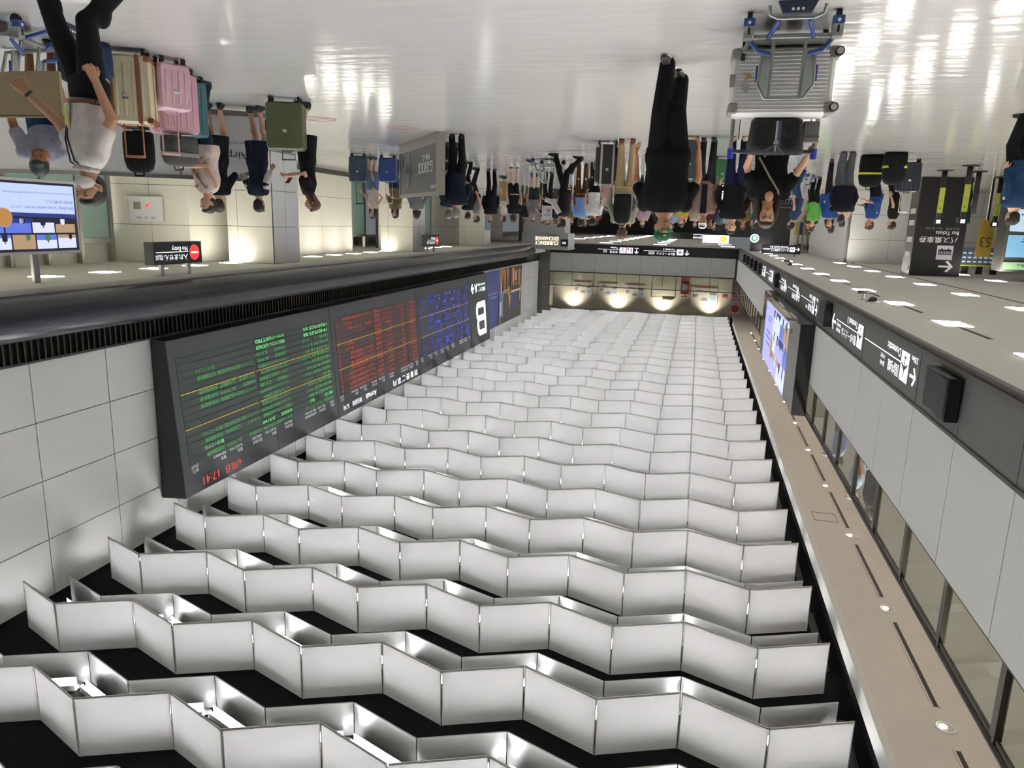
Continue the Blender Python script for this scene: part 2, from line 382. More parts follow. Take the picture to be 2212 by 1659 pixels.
# dark linear slots in the black strip beside the rows
for i in range(14):
    y = 5.2+3.1*i
    tag(MB().box(XL+.12, XL+.2, y, y+1.9, ZC-.012, ZC-.002).box(XL+.1, XL+.115, y, y+1.9, ZC-.03, ZC).box(XL+.205, XL+.22, y, y+1.9, ZC-.03, ZC).build('air_slot', mat('slot_black', '1b1b1f', .5)), 'dark linear air slot in the black ceiling strip above the left fascia', 'air vent', 'air slots in the black ceiling strip')

# ------------------------------------------------------------------ recessed lamps
_q = {}
def quad_lamp(x, y, z, sx, sy, label, group):
    key = (sx, sy)
    if key not in _q:
        fr_ = MB().box(-sx/2-.015, sx/2+.015, -sy/2-.015, sy/2+.015, -.006, .004)
        ln_ = MB().box(-sx/2, sx/2, -sy/2, sy/2, -.012, -.005)
        t = thing('recessed_lamp', label, 'ceiling lamp', (x, y, z), 0, group)
        a = fr_.build('trim_frame', rim_m, t); b = ln_.build('diffuser', lamp_m, t); _q[key] = (a.data, b.data)
    else:
        t = thing('recessed_lamp', label, 'ceiling lamp', (x, y, z), 0, group)
        link('trim_frame', _q[key][0], t); link('diffuser', _q[key][1], t)
for i in range(15): quad_lamp(-3.6, 2.75+2.98*i, ZS, .36, .62, 'rectangular recessed lamp in the lamp row of the left soffit nearest the sign band', 'left soffit lamps, inner row')
for i in range(11): quad_lamp(-5.6, 2.75+2.98*i, ZS, .36, .62, 'rectangular recessed lamp in the second lamp row of the left soffit', 'left soffit lamps, second row')
for i in range(10): quad_lamp(-8.2, 2.75+2.98*i, ZS, .36, .62, 'rectangular recessed lamp in the third, outer lamp row of the left soffit', 'left soffit lamps, outer row')
for i in range(24): quad_lamp(12.0, 1.4+1.46*i+.0, ZS, .42, .42, 'square recessed lamp in the right soffit just behind the rounded dark fascia', 'right soffit lamps, inner row')
for i in range(20): quad_lamp(15.1, 1.4+1.46*i, ZS, .42, .42, 'square recessed lamp deep in the right soffit near the doors', 'right soffit lamps, outer row')
for X_, n in ((-2.0, 9), (2.6, 9), (6.4, 9), (10.2, 7)):
    for i in range(n): quad_lamp(X_, YE+2+6*i, ZS, .9, .4, 'strip lamp in the low ceiling of the far hall beyond the black sign band', 'far hall lamps')
for i in range(14):
    y = .9+2.98*i
    if i > 0: MB().box(-3.62, -3.56, y+.35, y+2.0, ZS-.005, ZS+.01).build('air_slot', mat('slot_dark', '332f30', .7), sl)

# gallery downlights (round recessed lamps) and slots in the gallery ceiling
for i in range(14):
    y = 6.3+3.08*i
    t = thing('downlight', 'small round downlight in the beige gallery ceiling above the left balustrade', 'downlight', (-3.53, y, 7.78), 0, 'downlights of the left gallery')
    mb = MB(); rg = [[(r*math.cos(2*PI*k/20), r*math.sin(2*PI*k/20), z) for k in range(20)] for r, z in ((.135, .0), (.135, -.006), (.115, -.006), (.1, -.003))]
    mb.loft(rg, 0, True, None, False).build('ring', rim_m, t)
    MB().disc((0, 0, -.002), .1, 20, h=.002).build('reflector', mat('reflector_chrome', 'b5aea8', .3, .6), t)
    MB().disc((.03, .01, -.006), .045, 14, h=.006).build('bulb', mat('bulb_glow', 'ffffff', .5, emit='fff1e2', es=40), t)
    ls = bpy.data.lights.new('downlight_beam', 'SPOT'); ls.energy = 430; ls.spot_size = 2.2; ls.spot_blend = .6; ls.color = (1, .93, .85); ls.shadow_soft_size = .06
    lo = bpy.data.objects.new('downlight_beam', ls); COL.objects.link(lo); lo.parent = t; lo.location = (0, 0, -.03)
    if i < 13:
        s_ = MB().box(-.05, .05, 0, 2.2, -.006, .0).box(-.05, -.035, 0, 2.2, -.012, 0).box(.035, .05, 0, 2.2, -.012, 0)
        tag(MB().box(-3.56, -3.5, y+.42, y+2.62, 7.772, 7.779, 0).box(-3.585, -3.56, y+.4, y+2.64, 7.765, 7.78, 1).box(-3.5, -3.475, y+.4, y+2.64, 7.765, 7.78, 1).build('air_slot', [mat('slot_black', '1b1b1f', .5), pink_ceil]),
            'narrow dark air slot between two downlights in the beige gallery ceiling', 'air vent', 'air slots of the left gallery')
tag(MB().box(-3.4, -2.9, 16.2, 16.22, 7.77, 7.781).box(-3.4, -2.9, 16.68, 16.7, 7.77, 7.781).box(-3.4, -3.38, 16.2, 16.7, 7.77, 7.781).box(-2.92, -2.9, 16.2, 16.7, 7.77, 7.781).build('access_hatch', mat('hatch_edge', 'b3a89c', .8)), 'rectangular access hatch outline in the beige gallery ceiling', 'hatch')
# four wall washers of the far gallery
for i, x in enumerate((9.06, 5.63, 2.27, -1.15)):
    t = thing('wall_washer', 'warm wall washer lamp above the cream end wall, %s from the tiled wall' % ord_[i], 'downlight', (x, 56.3, 8.2), 0, 'wall washers of the end gallery')
    MB().tube([(0, 0, 0), (0, 0, -.12)], .09, 14).build('housing', rim_m, t)
    MB().disc((0, 0, -.125), .07, 14, h=.01).build('bulb', mat('bulb_glow', 'ffffff', .5, emit='fff1e2', es=40), t)
    ls = bpy.data.lights.new('wash_beam', 'SPOT'); ls.energy = 170; ls.spot_size = 2.0; ls.spot_blend = .9; ls.color = (1, .93, .8); ls.shadow_soft_size = .05
    lo = bpy.data.objects.new('wash_beam', ls); COL.objects.link(lo); lo.parent = t; lo.location = (0, 0, -.16); lo.rotation_euler = (math.radians(24), 0, 0)
# ------------------------------------------------------------------ arrivals board
GRN = mat('led_green', '10200f', .5, emit='63d873', es=.5); GRN2 = mat('led_green_bright', '10200f', .5, emit='7dff8c', es=.85)
RED = mat('led_red', '200f0a', .5, emit='f0573f', es=.55); BLU = mat('led_blue', '0f1020', .5, emit='3b50ee', es=.75); BLUD = mat('led_blue_dim', '0f1020', .5, emit='4a52a8', es=.35)
YEL = mat('board_line', 'c9a63a', .5, emit='d6b24a', es=.35); PRINT = mat('board_print', 'd8d8d8', .6, emit='d8d8d8', es=.35); WHT = sign_white
CYA = mat('sign_cyan_white', 'ffffff', .5, emit='eafcff', es=1.2)
bcase = mat('board_case', '25282b', .45, bump=.03); bface = mat('board_face', '45484b', .5, noise=.05, nscale=1)
grow = mat('row_green', '3d4744', .55); rrow = mat('row_red', '52403f', .55); brow = mat('row_blue', '484a60', .55)
bd = thing('arrivals_board', 'huge dark flight arrivals board with green, red and blue LED columns on the tiled wall', 'information board', (XW, 12.9, 4.24))
mb = MB(); pr = [(-.02, -.05), (-.34, 0), (-.6, 3.41), (-.02, 3.45)]
mb.loft([[(x, y, z) for x, z in pr] for y in (0, 24.3)], 0, False); mb.build('case', bcase, bd)
ev = Vector((-.26, 0, 3.41)); BL = ev.length
BMX = basis((0, -1, 0), ev, (-.34-.004, 24.3, 0.0))          # board face frame: x to the right, y up along the leaning face
def bpart(name, mb, mats, p=None): return mb.build(name, mats, bd, BMX)
fmb = MB().box(.02, 24.28, .02, BL-.02, -.01, .004); bpart('face', fmb, bface)
fmb = MB()
for s in (3.36, 10.17, 17.2): fmb.box(s-.012, s+.012, .02, BL-.02, .004, .008)
for s in (6.9, 13.8, 20.6): fmb.box(s-.008, s+.008, 2.98, BL-.02, .004, .008)
fmb.box(.2, 3.24, 1.05, 1.075, .004, .01); bpart('joint_strips', fmb, bcase)
for nm, s0, s1, m in (('blue', 3.45, 9.95, brow), ('red', 10.4, 16.95, rrow), ('green', 17.4, 24.05, grow)):
    tri = [(s0, s0+.95), (s0+1.0, s0+3.78), (s0+3.85, s1)]
    first = {}
    for i in range(15):
        t = 2.68-.157*i
        for q, (a, b_) in enumerate(tri):
            if q not in first: first[q] = MB().box(a, b_, -.068, .068, .004, .012).build('row_strip', m, bd)
            else: first[q] = link('row_strip', first[q].data, bd)
            first[q].matrix_local = BMX @ Matrix.Translation((0, t, 0))
green_rows = ["18:05|17:55|クアラル|カタール航空|QR5398|日本航空|JL7092|共同運航便", "18:15||釜山|日本航空|JL5160|||第1ターミナル", "18:35|18:34|青島|香港エクスプレス|UO848|キャセイ|CX5646|共同運航便", "18:30|18:25|マカオ|カンタス航空|QF5545|フィンランド航空|AY6432|第3ターミナル",
 "18:35|18:15|台北|タイガーエア台湾|IT202", "18:45||シドニー|カンタス航空|QF61", "18:50|19:25|ソウル|セブパシフィック|5J5056", "18:55|19:10|台北|中華航空|CI108|ハワイアン航空|HA2808|共同運航便", "18:55|18:30|ドーハ|カタール航空|QR806|日本航空|JL7994|共同運航便",
 "19:00|18:45|メルボルン|カンタス航空|QF79|ラタム航空|LA4807|共同運航便", "19:15|19:10|台北|スターラックス|JX804", "19:35|19:15|グアム|日本航空|JL942|ハワイアン航空|HA5438|共同運航便", "19:45||ソウル|日本航空|JL5252|||第1ターミナル", "19:45|19:35|香港|香港エクスプレス|UO650", "19:55|19:25|台北|タイガーエア台湾|IT700"]
red_rows = ["17:41||クアラル|日本航空|JL61|アメリカン航空|AA8407|到着ずみ|6", "17:42||ホノルル|ハワイアン|HA823|ブリティッシュ|BA5301|到着ずみ|5", "17:43||ロンドン|日本航空|JL44|アメリカン航空|AA8473|到着ずみ|6", "17:44||ニューヨーク|日本航空|JL5|アラスカ|AS7313|到着ずみ|5", "17:45||ソウル|マレーシア|MH115|アメリカン航空|AA7601|到着|6",
 "17:50||香港|日本航空|JL113|アメリカン航空|AA5433|到着|6", "17:50||香港|日本航空|JL736|キャセイ|CX5301|到着|6", "17:50||ドーハ|カタール|QR807|スリランカ|QR5858|到着|A", "17:51||香港|キャセイ|CX520|||第1-218|2", "17:55||台北|エア台湾|AI206|||手荷物|2", "18:00||シンガ|セブ|TR815||||A", "18:00||上海|春秋航空|IJ502", "18:05||グアム|ユナイテッド|UA315|日本航空|JL5105|到着", "18:10||仁川|エアプサン|BX731|||第1-316|A", "18:10||マニラ|フィリピン|PR425|ブリティッシュ|BY2845|共同運航便"]
def led_rows(rows, cols, m, nm):
    for i, r in enumerate(rows):
        mb = MB(); t = 2.68-.157*i
        for c, s in enumerate(r.split('|')):
            if s and c < len(cols):
                a, b_ = cols[c]; ln = min(b_-a, (.098 if s.isascii() else .13)*len(s)); put_text(mb, s, a, t-.045, ln, .095)
        if mb.v: tag(mb.build('led_text', m[i] if isinstance(m, dict) and i in m else (m[-1] if isinstance(m, dict) else m), bd, BMX @ Matrix.Translation((0, 0, .014))), kind='stuff')
led_rows(green_rows, [(17.45, 17.93), (17.98, 18.46), (18.55, 19.3), (19.8, 20.6), (20.63, 21.2), (21.3, 22.08), (22.12, 22.74), (22.8, 23.5)], {1: GRN2, 13: GRN2, 14: GRN2, -1: GRN}, 'green')
led_rows(red_rows, [(10.45, 10.93), (10.98, 11.46), (11.55, 12.3), (12.7, 13.6), (13.65, 14.3), (14.35, 15.1), (15.15, 15.75), (15.8, 16.4), (16.75, 16.88)], RED, 'red')
for i in range(15):
    mb, mb2 = MB(), MB(); t = 2.68-.157*i
    for a, b_, n in ((3.55, 4.2, 4), (4.6, 5.3, 5), (5.6, 6.4, 4), (6.5, 7.0, 5), (7.4, 8.1, 4), (8.3, 8.9, 5)):
        x = a
        for k in range(n):
            w_ = (b_-a)/n
            if random.random() < .8: (mb if random.random() < .22 else mb2).box(x, x+w_*.78, t-.045, t+.05, 0, .002)
            x += w_
    mb2.box(9.78, 9.86, t-.05, t+.05, 0, .002)
    if mb.v: tag(mb.build('led_text', BLU, bd, BMX @ Matrix.Translation((0, 0, .014))), kind='stuff')
    tag(mb2.build('led_text', BLUD, bd, BMX @ Matrix.Translation((0, 0, .014))), kind='stuff')
mb = MB()
for s0, s1 in ((3.45, 9.95), (10.4, 16.95), (17.4, 21.22), (21.3, 24.05)):
    for t in (1.2, 1.98): mb.box(s0, s1, t-.008, t+.008, 0, .003)
mb.build('guide_lines', YEL, bd, BMX @ Matrix.Translation((0, 0, .014)))
hd = []
for o_ in (0, -7.0, -13.95):
    for jp, en, a, b_ in (('定刻', 'TIME', 17.42, 17.66), ('変更時刻', 'WILL ARR.', 17.95, 18.45), ('出発地/経由地', 'FROM/VIA', 18.52, 19.15), ('航空会社', 'AIRLINE', 19.82, 20.23), ('便名', 'FLIGHT NO.', 20.63, 21.15), ('航空会社', 'AIRLINE', 21.3, 21.71), ('便名', 'FLIGHT NO.', 22.13, 22.65), ('備考', 'REMARKS', 22.78, 23.24), ('出口', 'EXIT', 23.78, 24.02)):
        hd += [(jp, a+o_, 2.88, min(b_-a, .1*len(jp)), .085), (en, a+o_, 2.785, b_-a, .065)]
tag(lettering('column_titles', hd, PRINT, bd, BMX @ Matrix.Translation((0, 0, .006))), kind='stuff')
for it_ in [(c, 10.55+.42*i, 3.1, .3, .24) for i, c in enumerate('到着便ご案内')]+[('Arrivals', 14.4, 3.1, .85, .2), ('到达航班', 15.55, 3.11, .7, .17), ('도착', 16.45, 3.11, .42, .16)]: lettering('title_lettering', [it_], WHT, bd, BMX @ Matrix.Translation((0, 0, .006)))
for it_ in (('6月', 22.26, 3.13, .3, .18), ('1日', 22.6, 3.13, .26, .18), ('17:41', 23.12, 3.13, .56, .19)): lettering('clock_digits', [it_], mat('clock_red', '301010', .5, emit='e8474a', es=.8), bd, BMX @ Matrix.Translation((0, 0, .006)))
tag(lettering('strip_message', [('・・・・・・・・', 12.9, .12, 1.6, .09)], mat('led_red_dim', '200f0a', .5, emit='a03028', es=.5), bd, BMX @ Matrix.Translation((0, 0, .006))), kind='stuff')
# the large B of the lobby, drawn as outlined bowls
def ring_poly(mb, x0, x1, y0, y1, w_, r, mi=0):
    def rr(x0, x1, y0, y1, r, n=5):
        pts = [(x0, y0)]
        for k in range(n+1): a = -PI/2+PI/2*k/n; pts.append((x1-r+r*math.cos(a), y0+r+r*math.sin(a)))
        for k in range(n+1): a = PI/2*k/n; pts.append((x1-r+r*math.cos(a), y1-r+r*math.sin(a)))
        pts.append((x0, y1)); return pts
    A, B_ = rr(x0, x1, y0, y1, r), rr(x0+w_, x1-w_, y0+w_, y1-w_, max(.01, r-w_)); n = len(A)
    mb.add([(a, b, 0) for a, b in A]+[(a, b, 0) for a, b in B_], [(i, (i+1) % n, n+(i+1) % n, n+i) for i in range(n)], mi)
mb = MB(); ring_poly(mb, .62, 2.28, 1.34, 2.3, .3, .4); ring_poly(mb, .62, 2.18, 2.02, 3.02, .28, .4)
mb.build('gate_letter', WHT, bd, BMX @ Matrix.Translation((0, 0, .012)))
mb = MB(); put_text(mb, '到着ロビー', .45, .64, 1.35, .22); put_text(mb, 'Arrival Lobby', .45, .4, 1.35, .18); put_text(mb, 'A', 1.9, .42, .4, .42, 0, None, .02)
mb.prism([(2.45, .56), (2.72, .56), (2.6, .44), (2.7, .38), (2.95, .62), (2.7, .86), (2.6, .8), (2.72, .68), (2.45, .68)], 0, .003)
mb.build('gate_lettering', CYA, bd, BMX @ Matrix.Translation((0, 0, .012)))

# poster beside the board: blue panel with captions and a photograph of a city scene
PMX = basis((0, -1, 0), (0, 0, 1), (XW-.004, 46.66, 4.28))
po = thing('wall_poster', 'large poster with a blue panel and a colourful city photograph on the tiled wall', 'poster', (XW, 42.6, 4.28))
def flat(parent, name, items, mats, mx):
    mb = MB()
    for z, (pts, mi) in enumerate(items): mb.add([(a, b, .001*z) for a, b in pts], [tuple(range(len(pts)))], mi)
    return mb.build(name, mats, parent, mx)
def rc(x0, x1, y0, y1): return [(x0, y0), (x1, y0), (x1, y1), (x0, y1)]
PINV = po.matrix_world.inverted()
PL = Matrix.Translation((-XW, -42.6, -4.28))
MB().box(0, 8.2, 0, 3.22, -.02, 0).build('backing', mat('poster_dark', '3b3836', .4), po, PL @ PMX)
cols = ['3c4a86', 'd0a52e', '6f9ad0', 'cf8437', 'e6e2da', '2c4a8c', 'c98a66', '8d8578', 'd9b48a', '5a86b8', 'b87436', 'c7cf3a', '4a4340']
pms = [mat('poster_%d' % i, c, .4) for i, c in enumerate(cols)]
it = [(rc(5.6, 8.2, 0, 3.22), 0), ([(2.2, .9), (2.55, 1.0), (3.0, 2.55), (3.5, 1.15), (3.2, 1.1), (2.95, 1.8)], 1), (rc(4.6, 5.1, 1.3, 2.8), 2), (rc(5.0, 5.35, 1.9, 2.7), 4), (rc(1.6, 2.6, 1.5, 2.5), 5), ([(2.0, 1.5), (2.5, 2.3), (2.7, 1.4)], 5)]
for k in range(26):
    x = .2+random.random()*5.2; w_ = .12+random.random()*.3; h = .5+random.random()*.9; y = random.random()*.3
    it.append(([(x, y), (x+w_, y), (x+w_*.8, y+h), (x+w_*.3, y+h*1.1)], random.choice([2, 3, 3, 4, 6, 7, 8, 8, 9, 10, 12])))
it += [([(.35, 1.25), (.5, 1.25), (.62, 2.0), (.5, 2.25)], 4), (rc(.3, 2.9, 1.42, 1.55), 4), (rc(1.5, 1.85, .3, .85), 4), (rc(1.55, 1.7, 1.0, 1.2), 11)]
flat(po, 'photograph', it, pms, PL @ PMX @ Matrix.Translation((0, 0, .001)))
lettering('caption', [('Sister', 3.6, 1.25, 1.2, .3), ('ナリタで見つける', 6.0, 1.42, 1.6, .12), ('Visit the airport in your city', 5.7, 1.22, 2.3, .1)], mat('poster_print', 'e9e9f2', .5), po, PL @ PMX @ Matrix.Translation((0, 0, .04)))
flat(po, 'photo_edge', [([(5.45, 0), (5.6, 0), (5.6, 3.22), (5.3, 3.22), (5.4, 2.0)], 0)], mat('poster_skin', 'c9a48c', .5), PL @ PMX @ Matrix.Translation((0, 0, .04)))

# ------------------------------------------------------------------ signs on the left wall band
def picto_plane(mb, cx, cy, s, mi):
    mb.add([(cx+a*s, cy+b*s, .003) for a, b in ((0, .9), (.09, .7), (.1, .3), (.85, -.15), (.85, -.3), (.1, -.05), (.07, -.55), (.3, -.75), (.3, -.85), (0, -.75), (-.3, -.85), (-.3, -.75), (-.07, -.55), (-.1, -.05), (-.85, -.3), (-.85, -.15), (-.1, .3), (-.09, .7))], [tuple(range(18))], mi)
def arrow(mb, cx, cy, s, ang, mi=0):
    pts = [(-1, .14), (.45, .14), (-.1, .72), (.22, .86), (1, 0), (.22, -.86), (-.1, -.72), (.45, -.14), (-1, -.14)]
    ca, sa = math.cos(ang), math.sin(ang); mb.add([(cx+s*(a*ca-b*sa), cy+s*(a*sa+b*ca), .002) for a, b in pts], [(0, 1, 7, 8), (1, 2, 3, 4), (1, 4, 7), (4, 5, 6, 7)], mi)
darkp = mat('picto_dark', '56565c', .5); pal = mat('picto_pale', 'f4f0f6', .5, emit='efeaf4', es=.75)
def wall_sign(name, label, y0, y1, fill):
    t = thing(name, label, 'sign', (XL, y0, 3.0))
    mxs = basis((0, 1, 0), (0, 0, 1), (.004, 0, 0)); mb = MB(); fill(mb, lambda y: y-y0, lambda z: z-3.0); mb.build('lettering', [WHT, pal, darkp], t, mxs)
    MB().box(0, .003, .01, y1-y0-.01, .02, .62).build('sign_face', dark_band, t); return t
def f1(mb, Y, Z):
    arrow(mb, Y(9.69), Z(3.35), .135, PI); put_text(mb, '230m', Y(9.56), Z(3.105), .27, .075)
    mb.add([(a, b, 0) for a, b in rc(Y(9.92), Y(10.29), Z(3.11), Z(3.49))], [(0, 1, 2, 3)], 1); picto_plane(mb, Y(10.105), Z(3.3), .17, 2)
    put_text(mb, '国内線', Y(10.36), Z(3.325), .56, .165); put_text(mb, 'Domestic', Y(10.35), Z(3.105), .7, .11); put_text(mb, '国内线', Y(11.1), Z(3.41), .25, .07); put_text(mb, '국내선', Y(11.1), Z(3.31), .25, .07)
    mb.box(Y(10.3), Y(12.47), Z(3.262), Z(3.275), 0, .002)
wall_sign('direction_sign', 'dark Domestic direction sign with left arrow, plane pictogram and 230m', 9.47, 12.52, f1)
def f2(mb, Y, Z):
    mb.add([(a, b, 0) for a, b in rc(Y(12.64), Y(13.02), Z(3.11), Z(3.49))], [(0, 1, 2, 3)], 1); picto_plane(mb, Y(12.83), Z(3.3), .17, 2)
    put_text(mb, '第3ターミナル', Y(13.1), Z(3.335), 1.3, .165); put_text(mb, 'Terminal 3', Y(13.1), Z(3.105), .85, .11); put_text(mb, '第3航站楼', Y(14.5), Z(3.41), .42, .07); put_text(mb, '제3터미널', Y(14.5), Z(3.31), .42, .07)
    mb.box(Y(13.02), Y(14.98), Z(3.262), Z(3.275), 0, .002); arrow(mb, Y(15.22), Z(3.34), .19, 0)
wall_sign('direction_sign', 'dark Terminal 3 direction sign with plane pictogram and right arrow', 12.52, 15.47, f2)
def f3(mb, Y, Z):
    arrow(mb, Y(17.5), Z(3.37), .15, PI); put_text(mb, '70m', Y(17.35), Z(3.11), .28, .08)
    mb.add([(a, b, 0) for a, b in rc(Y(17.78), Y(18.12), Z(3.11), Z(3.5))], [(0, 1, 2, 3)], 1); mb.box(Y(17.88), Y(18.02), Z(3.2), Z(3.4), .001, .003, 2); mb.box(Y(17.9), Y(18.0), Z(3.32), Z(3.38), .003, .005, 1)
    put_text(mb, '鉄道', Y(18.2), Z(3.33), .55, .165); put_text(mb, 'Trains', Y(18.2), Z(3.11), .5, .11); put_text(mb, '铁路', Y(18.85), Z(3.4), .3, .08); mb.box(Y(18.15), Y(20.1), Z(3.262), Z(3.275), 0, .002)
wall_sign('direction_sign', 'dark sign with train pictogram above the large video screen', 17.2, 20.2, f3)
def f4(s0, jp, en):
    def f(mb, Y, Z):
        arrow(mb, Y(s0+.32), Z(3.35), .15, PI); mb.disc((Y(s0+.68), Z(3.3), 0), .19, 24, 1, h=.002); mb.disc((Y(s0+.68), Z(3.3), .002), .1, 16, 2, h=.002); mb.disc((Y(s0+.68), Z(3.3), .004), .07, 16, 1, h=.002)
        put_text(mb, jp, Y(s0+.95), Z(3.33), .85, .165); put_text(mb, en, Y(s0+.95), Z(3.11), .85, .11); mb.box(Y(s0+.9), Y(s0+2.9), Z(3.262), Z(3.275), 0, .002)
    return f
wall_sign('direction_sign', 'dark sign with first white ring pictogram beyond the train sign', 20.2, 23.2, f4(20.2, '案内所', 'Information'))
wall_sign('direction_sign', 'dark sign with second white ring pictogram near the far end of the video screen', 23.2, 26.2, f4(23.2, '両替所', 'Exchange'))
def f5(mb, Y, Z):
    for s in (27.8, 30.9):
        mb.add([(a, b, 0) for a, b in rc(Y(s), Y(s+.4), Z(3.08), Z(3.48))], [(0, 1, 2, 3)], 1); put_text(mb, '国内線' if s < 29 else '鉄道', Y(s+.5), Z(3.33), 1.0, .17); put_text(mb, 'Domestic' if s < 29 else 'Trains', Y(s+.5), Z(3.1), .9, .12)
        mb.box(Y(s+.4), Y(s+2.9), Z(3.262), Z(3.275), 0, .002)
    arrow(mb, Y(33.85), Z(3.3), .2, 0)
wall_sign('direction_sign', 'far dark sign with two white square pictograms between two black speakers', 27.6, 34.1, f5)
spm = mat('speaker_black', '1a1b1d', .6, bump=.2, bscale=200)
def speaker(y0, y1, label):
    t = thing('wall_speaker', label, 'speaker', (XL, y0, 3.04))
    MB().rbox(.01, .14, 0, y1-y0, 0, .45, .012, axis='y').build('cabinet', mat('speaker_case', '101113', .4), t); MB().box(.138, .146, .03, y1-y0-.06, .03, .42).build('grille', spm, t)
speaker(7.98, 8.75, 'black wall speaker nearest the camera, beside the Domestic sign')
speaker(15.5, 16.25, 'black wall speaker between the Terminal 3 sign and the video screen')
speaker(25.6, 26.1, 'black wall speaker just past the far end of the video screen')
for i, y in enumerate((34.2, 36.9, 39.7, 42.7, 45.8)): speaker(y*.955, y*.955+.7, 'small black wall speaker far down the left band, %s beyond the square pictograms' % ord_[i])

# ------------------------------------------------------------------ large video screen on the left wall
def collage(mb, x0, x1, y0, y1, nx, ny, mats_n, seed, z=0, gap=.02):
    """rows of small pictures: pale rooms with a dark figure, as a video wall shows them"""
    rnd = random.Random(seed); yy = [y0+(y1-y0)*k/ny for k in range(ny+1)]
    for r in range(ny):
        xs = sorted([0, 1]+[(k+rnd.uniform(-.2, .2))/nx for k in range(1, nx)])
        for a, b_ in zip(xs[:-1], xs[1:]):
            X0_, X1_ = x0+(x1-x0)*a+gap/2, x0+(x1-x0)*b_-gap/2; Y0_, Y1_ = yy[r]+gap/2, yy[r+1]-gap/2; w_, h = X1_-X0_, Y1_-Y0_
            mb.add([(p, q, z) for p, q in rc(X0_, X1_, Y0_, Y1_)], [(0, 1, 2, 3)], rnd.choice(mats_n['bg']))
            mb.add([(p, q, z+.001) for p, q in rc(X0_, X1_, Y0_, Y0_+h*rnd.uniform(.15, .4))], [(0, 1, 2, 3)], rnd.choice(mats_n['low']))
            for _ in range(rnd.choice((1, 1, 2))):
                cx = X0_+w_*rnd.uniform(.28, .72); hh = h*rnd.uniform(.45, .7); bw = min(w_*.22, hh*.35)
                body = [(cx-bw, Y0_), (cx+bw, Y0_), (cx+bw*.9, Y0_+hh*.62), (cx+bw*.3, Y0_+hh*.75), (cx-bw*.3, Y0_+hh*.75), (cx-bw*.9, Y0_+hh*.62)]
                mb.add([(p, q, z+.002) for p, q in body], [tuple(range(6))], rnd.choice(mats_n['body']))
                hr = hh*.13; mb.add([(cx+hr*.8*math.cos(k*PI/5), Y0_+hh*.86+hr*math.sin(k*PI/5), z+.003) for k in range(10)], [tuple(range(10))], rnd.choice(mats_n['head']))
def scr(n, c, e): return mat(n, '050505', .35, emit=c, es=e)
SM = [scr('screen_lav', 'a3a5ff', .95), scr('screen_white', 'cfd6f5', .85), scr('screen_blue', '5d74d6', .8), scr('screen_dark', '1c1d30', .8), scr('screen_skin', 'b3826a', .7), scr('screen_red', 'd0405a', .7), scr('screen_green', '4d8a5a', .6), scr('screen_tan', 'b99a76', .7), scr('screen_gold', 'c08a4a', .7), scr('screen_text', '6a74d8', .7), scr('screen_navy', '2a3c8c', .7)]
SN = dict(bg=[1, 1, 0, 2, 7], low=[2, 3, 7, 1, 10], body=[3, 3, 10, 6, 1], head=[4, 4, 3, 5])
vs = thing('video_screen', 'large black boxed video screen showing lavender text and photographs on the left wall', 'screen', (XL, 17.33, 3.68))
MB().box(0, .3, 0, .35, 0, 2.08).box(0, .3, 9.1, 9.45, 0, 2.08).box(0, .24, .35, 9.1, 0, 2.08).build('case', mat('case_black', '0c0d10', .5), vs)
MB().box(.24, .3, .35, 9.1, 0, .03).box(.24, .3, .35, 9.1, 2.05, 2.08).build('case_edge', mat('case_gloss', '0c0d10', .12), vs)
mir = mat('mirror_frame', 'b9bab6', .06, .95)
MB().box(.3, .312, .04, 1.86, .03, 2.05).build('mirror_panel', mir, vs); MB().box(.3, .312, 8.3, 9.4, .03, 2.05).build('mirror_panel', mir, vs); MB().box(.3, .312, 1.86, 8.3, .03, .2).build('mirror_panel', mir, vs)
MB().box(.312, .318, 1.5, 1.62, .3, .42).box(.312, .318, 1.3, 1.34, .3, .34).build('control_plate', mat('plate_grey', '6c6c68', .4), vs)
vmx = basis((0, 1, 0), (0, 0, 1), (.302, 1.87, .22))
mb = MB(); mb.add([(a, b, 0) for a, b in rc(0, 6.43, 0, 1.86)], [(0, 1, 2, 3)], 0); collage(mb, .05, 3.9, .05, 1.82, 4, 3, SN, 5, .002)
mb.disc((3.9, 1.15, .006), .33, 24, 8, h=.003); mb.disc((3.9, 1.15, .009), .27, 24, 7, h=.003)
for k, (x, y, w_, h) in enumerate(((4.4, 1.2, 1.1, .07), (4.4, 1.02, 1.5, .06), (4.4, .85, 1.3, .06), (4.45, .5, 1.0, .04), (4.45, .4, 1.0, .04), (5.8, .2, .3, .06))): mb.add([(a, b, .003) for a, b in rc(x, x+w_, y, y+h)], [(0, 1, 2, 3)], 9)
mb.build('display', SM, vs, vmx)

# ------------------------------------------------------------------ far end: sign lettering, notices, banner
es = thing('overhead_sign', 'long black overhead sign to Terminal 3 and toilets across the end of the hall', 'sign', (0, YE, 2.97))
mb = MB(); E = lambda z: z-2.97
arrow(mb, .7, E(3.36), .17, PI/2); mb.add([(a, b, .001) for a, b in rc(.94, 1.38, E(3.12), E(3.52))], [(0, 1, 2, 3)], 1); picto_plane(mb, 1.16, E(3.32), .19, 2)
put_text(mb, '第3ターミナル', 1.48, E(3.36), 1.26, .18); put_text(mb, 'Terminal 3', 1.48, E(3.1), .8, .14); put_text(mb, '第3航站楼', 2.86, E(3.43), .4, .09); put_text(mb, '제3터미널', 2.86, E(3.33), .4, .08); mb.box(1.4, 3.6, E(3.27), E(3.29), 0, .002)
arrow(mb, 4.08, E(3.38), .15, PI/2); put_text(mb, '60m', 3.95, E(3.12), .27, .08)
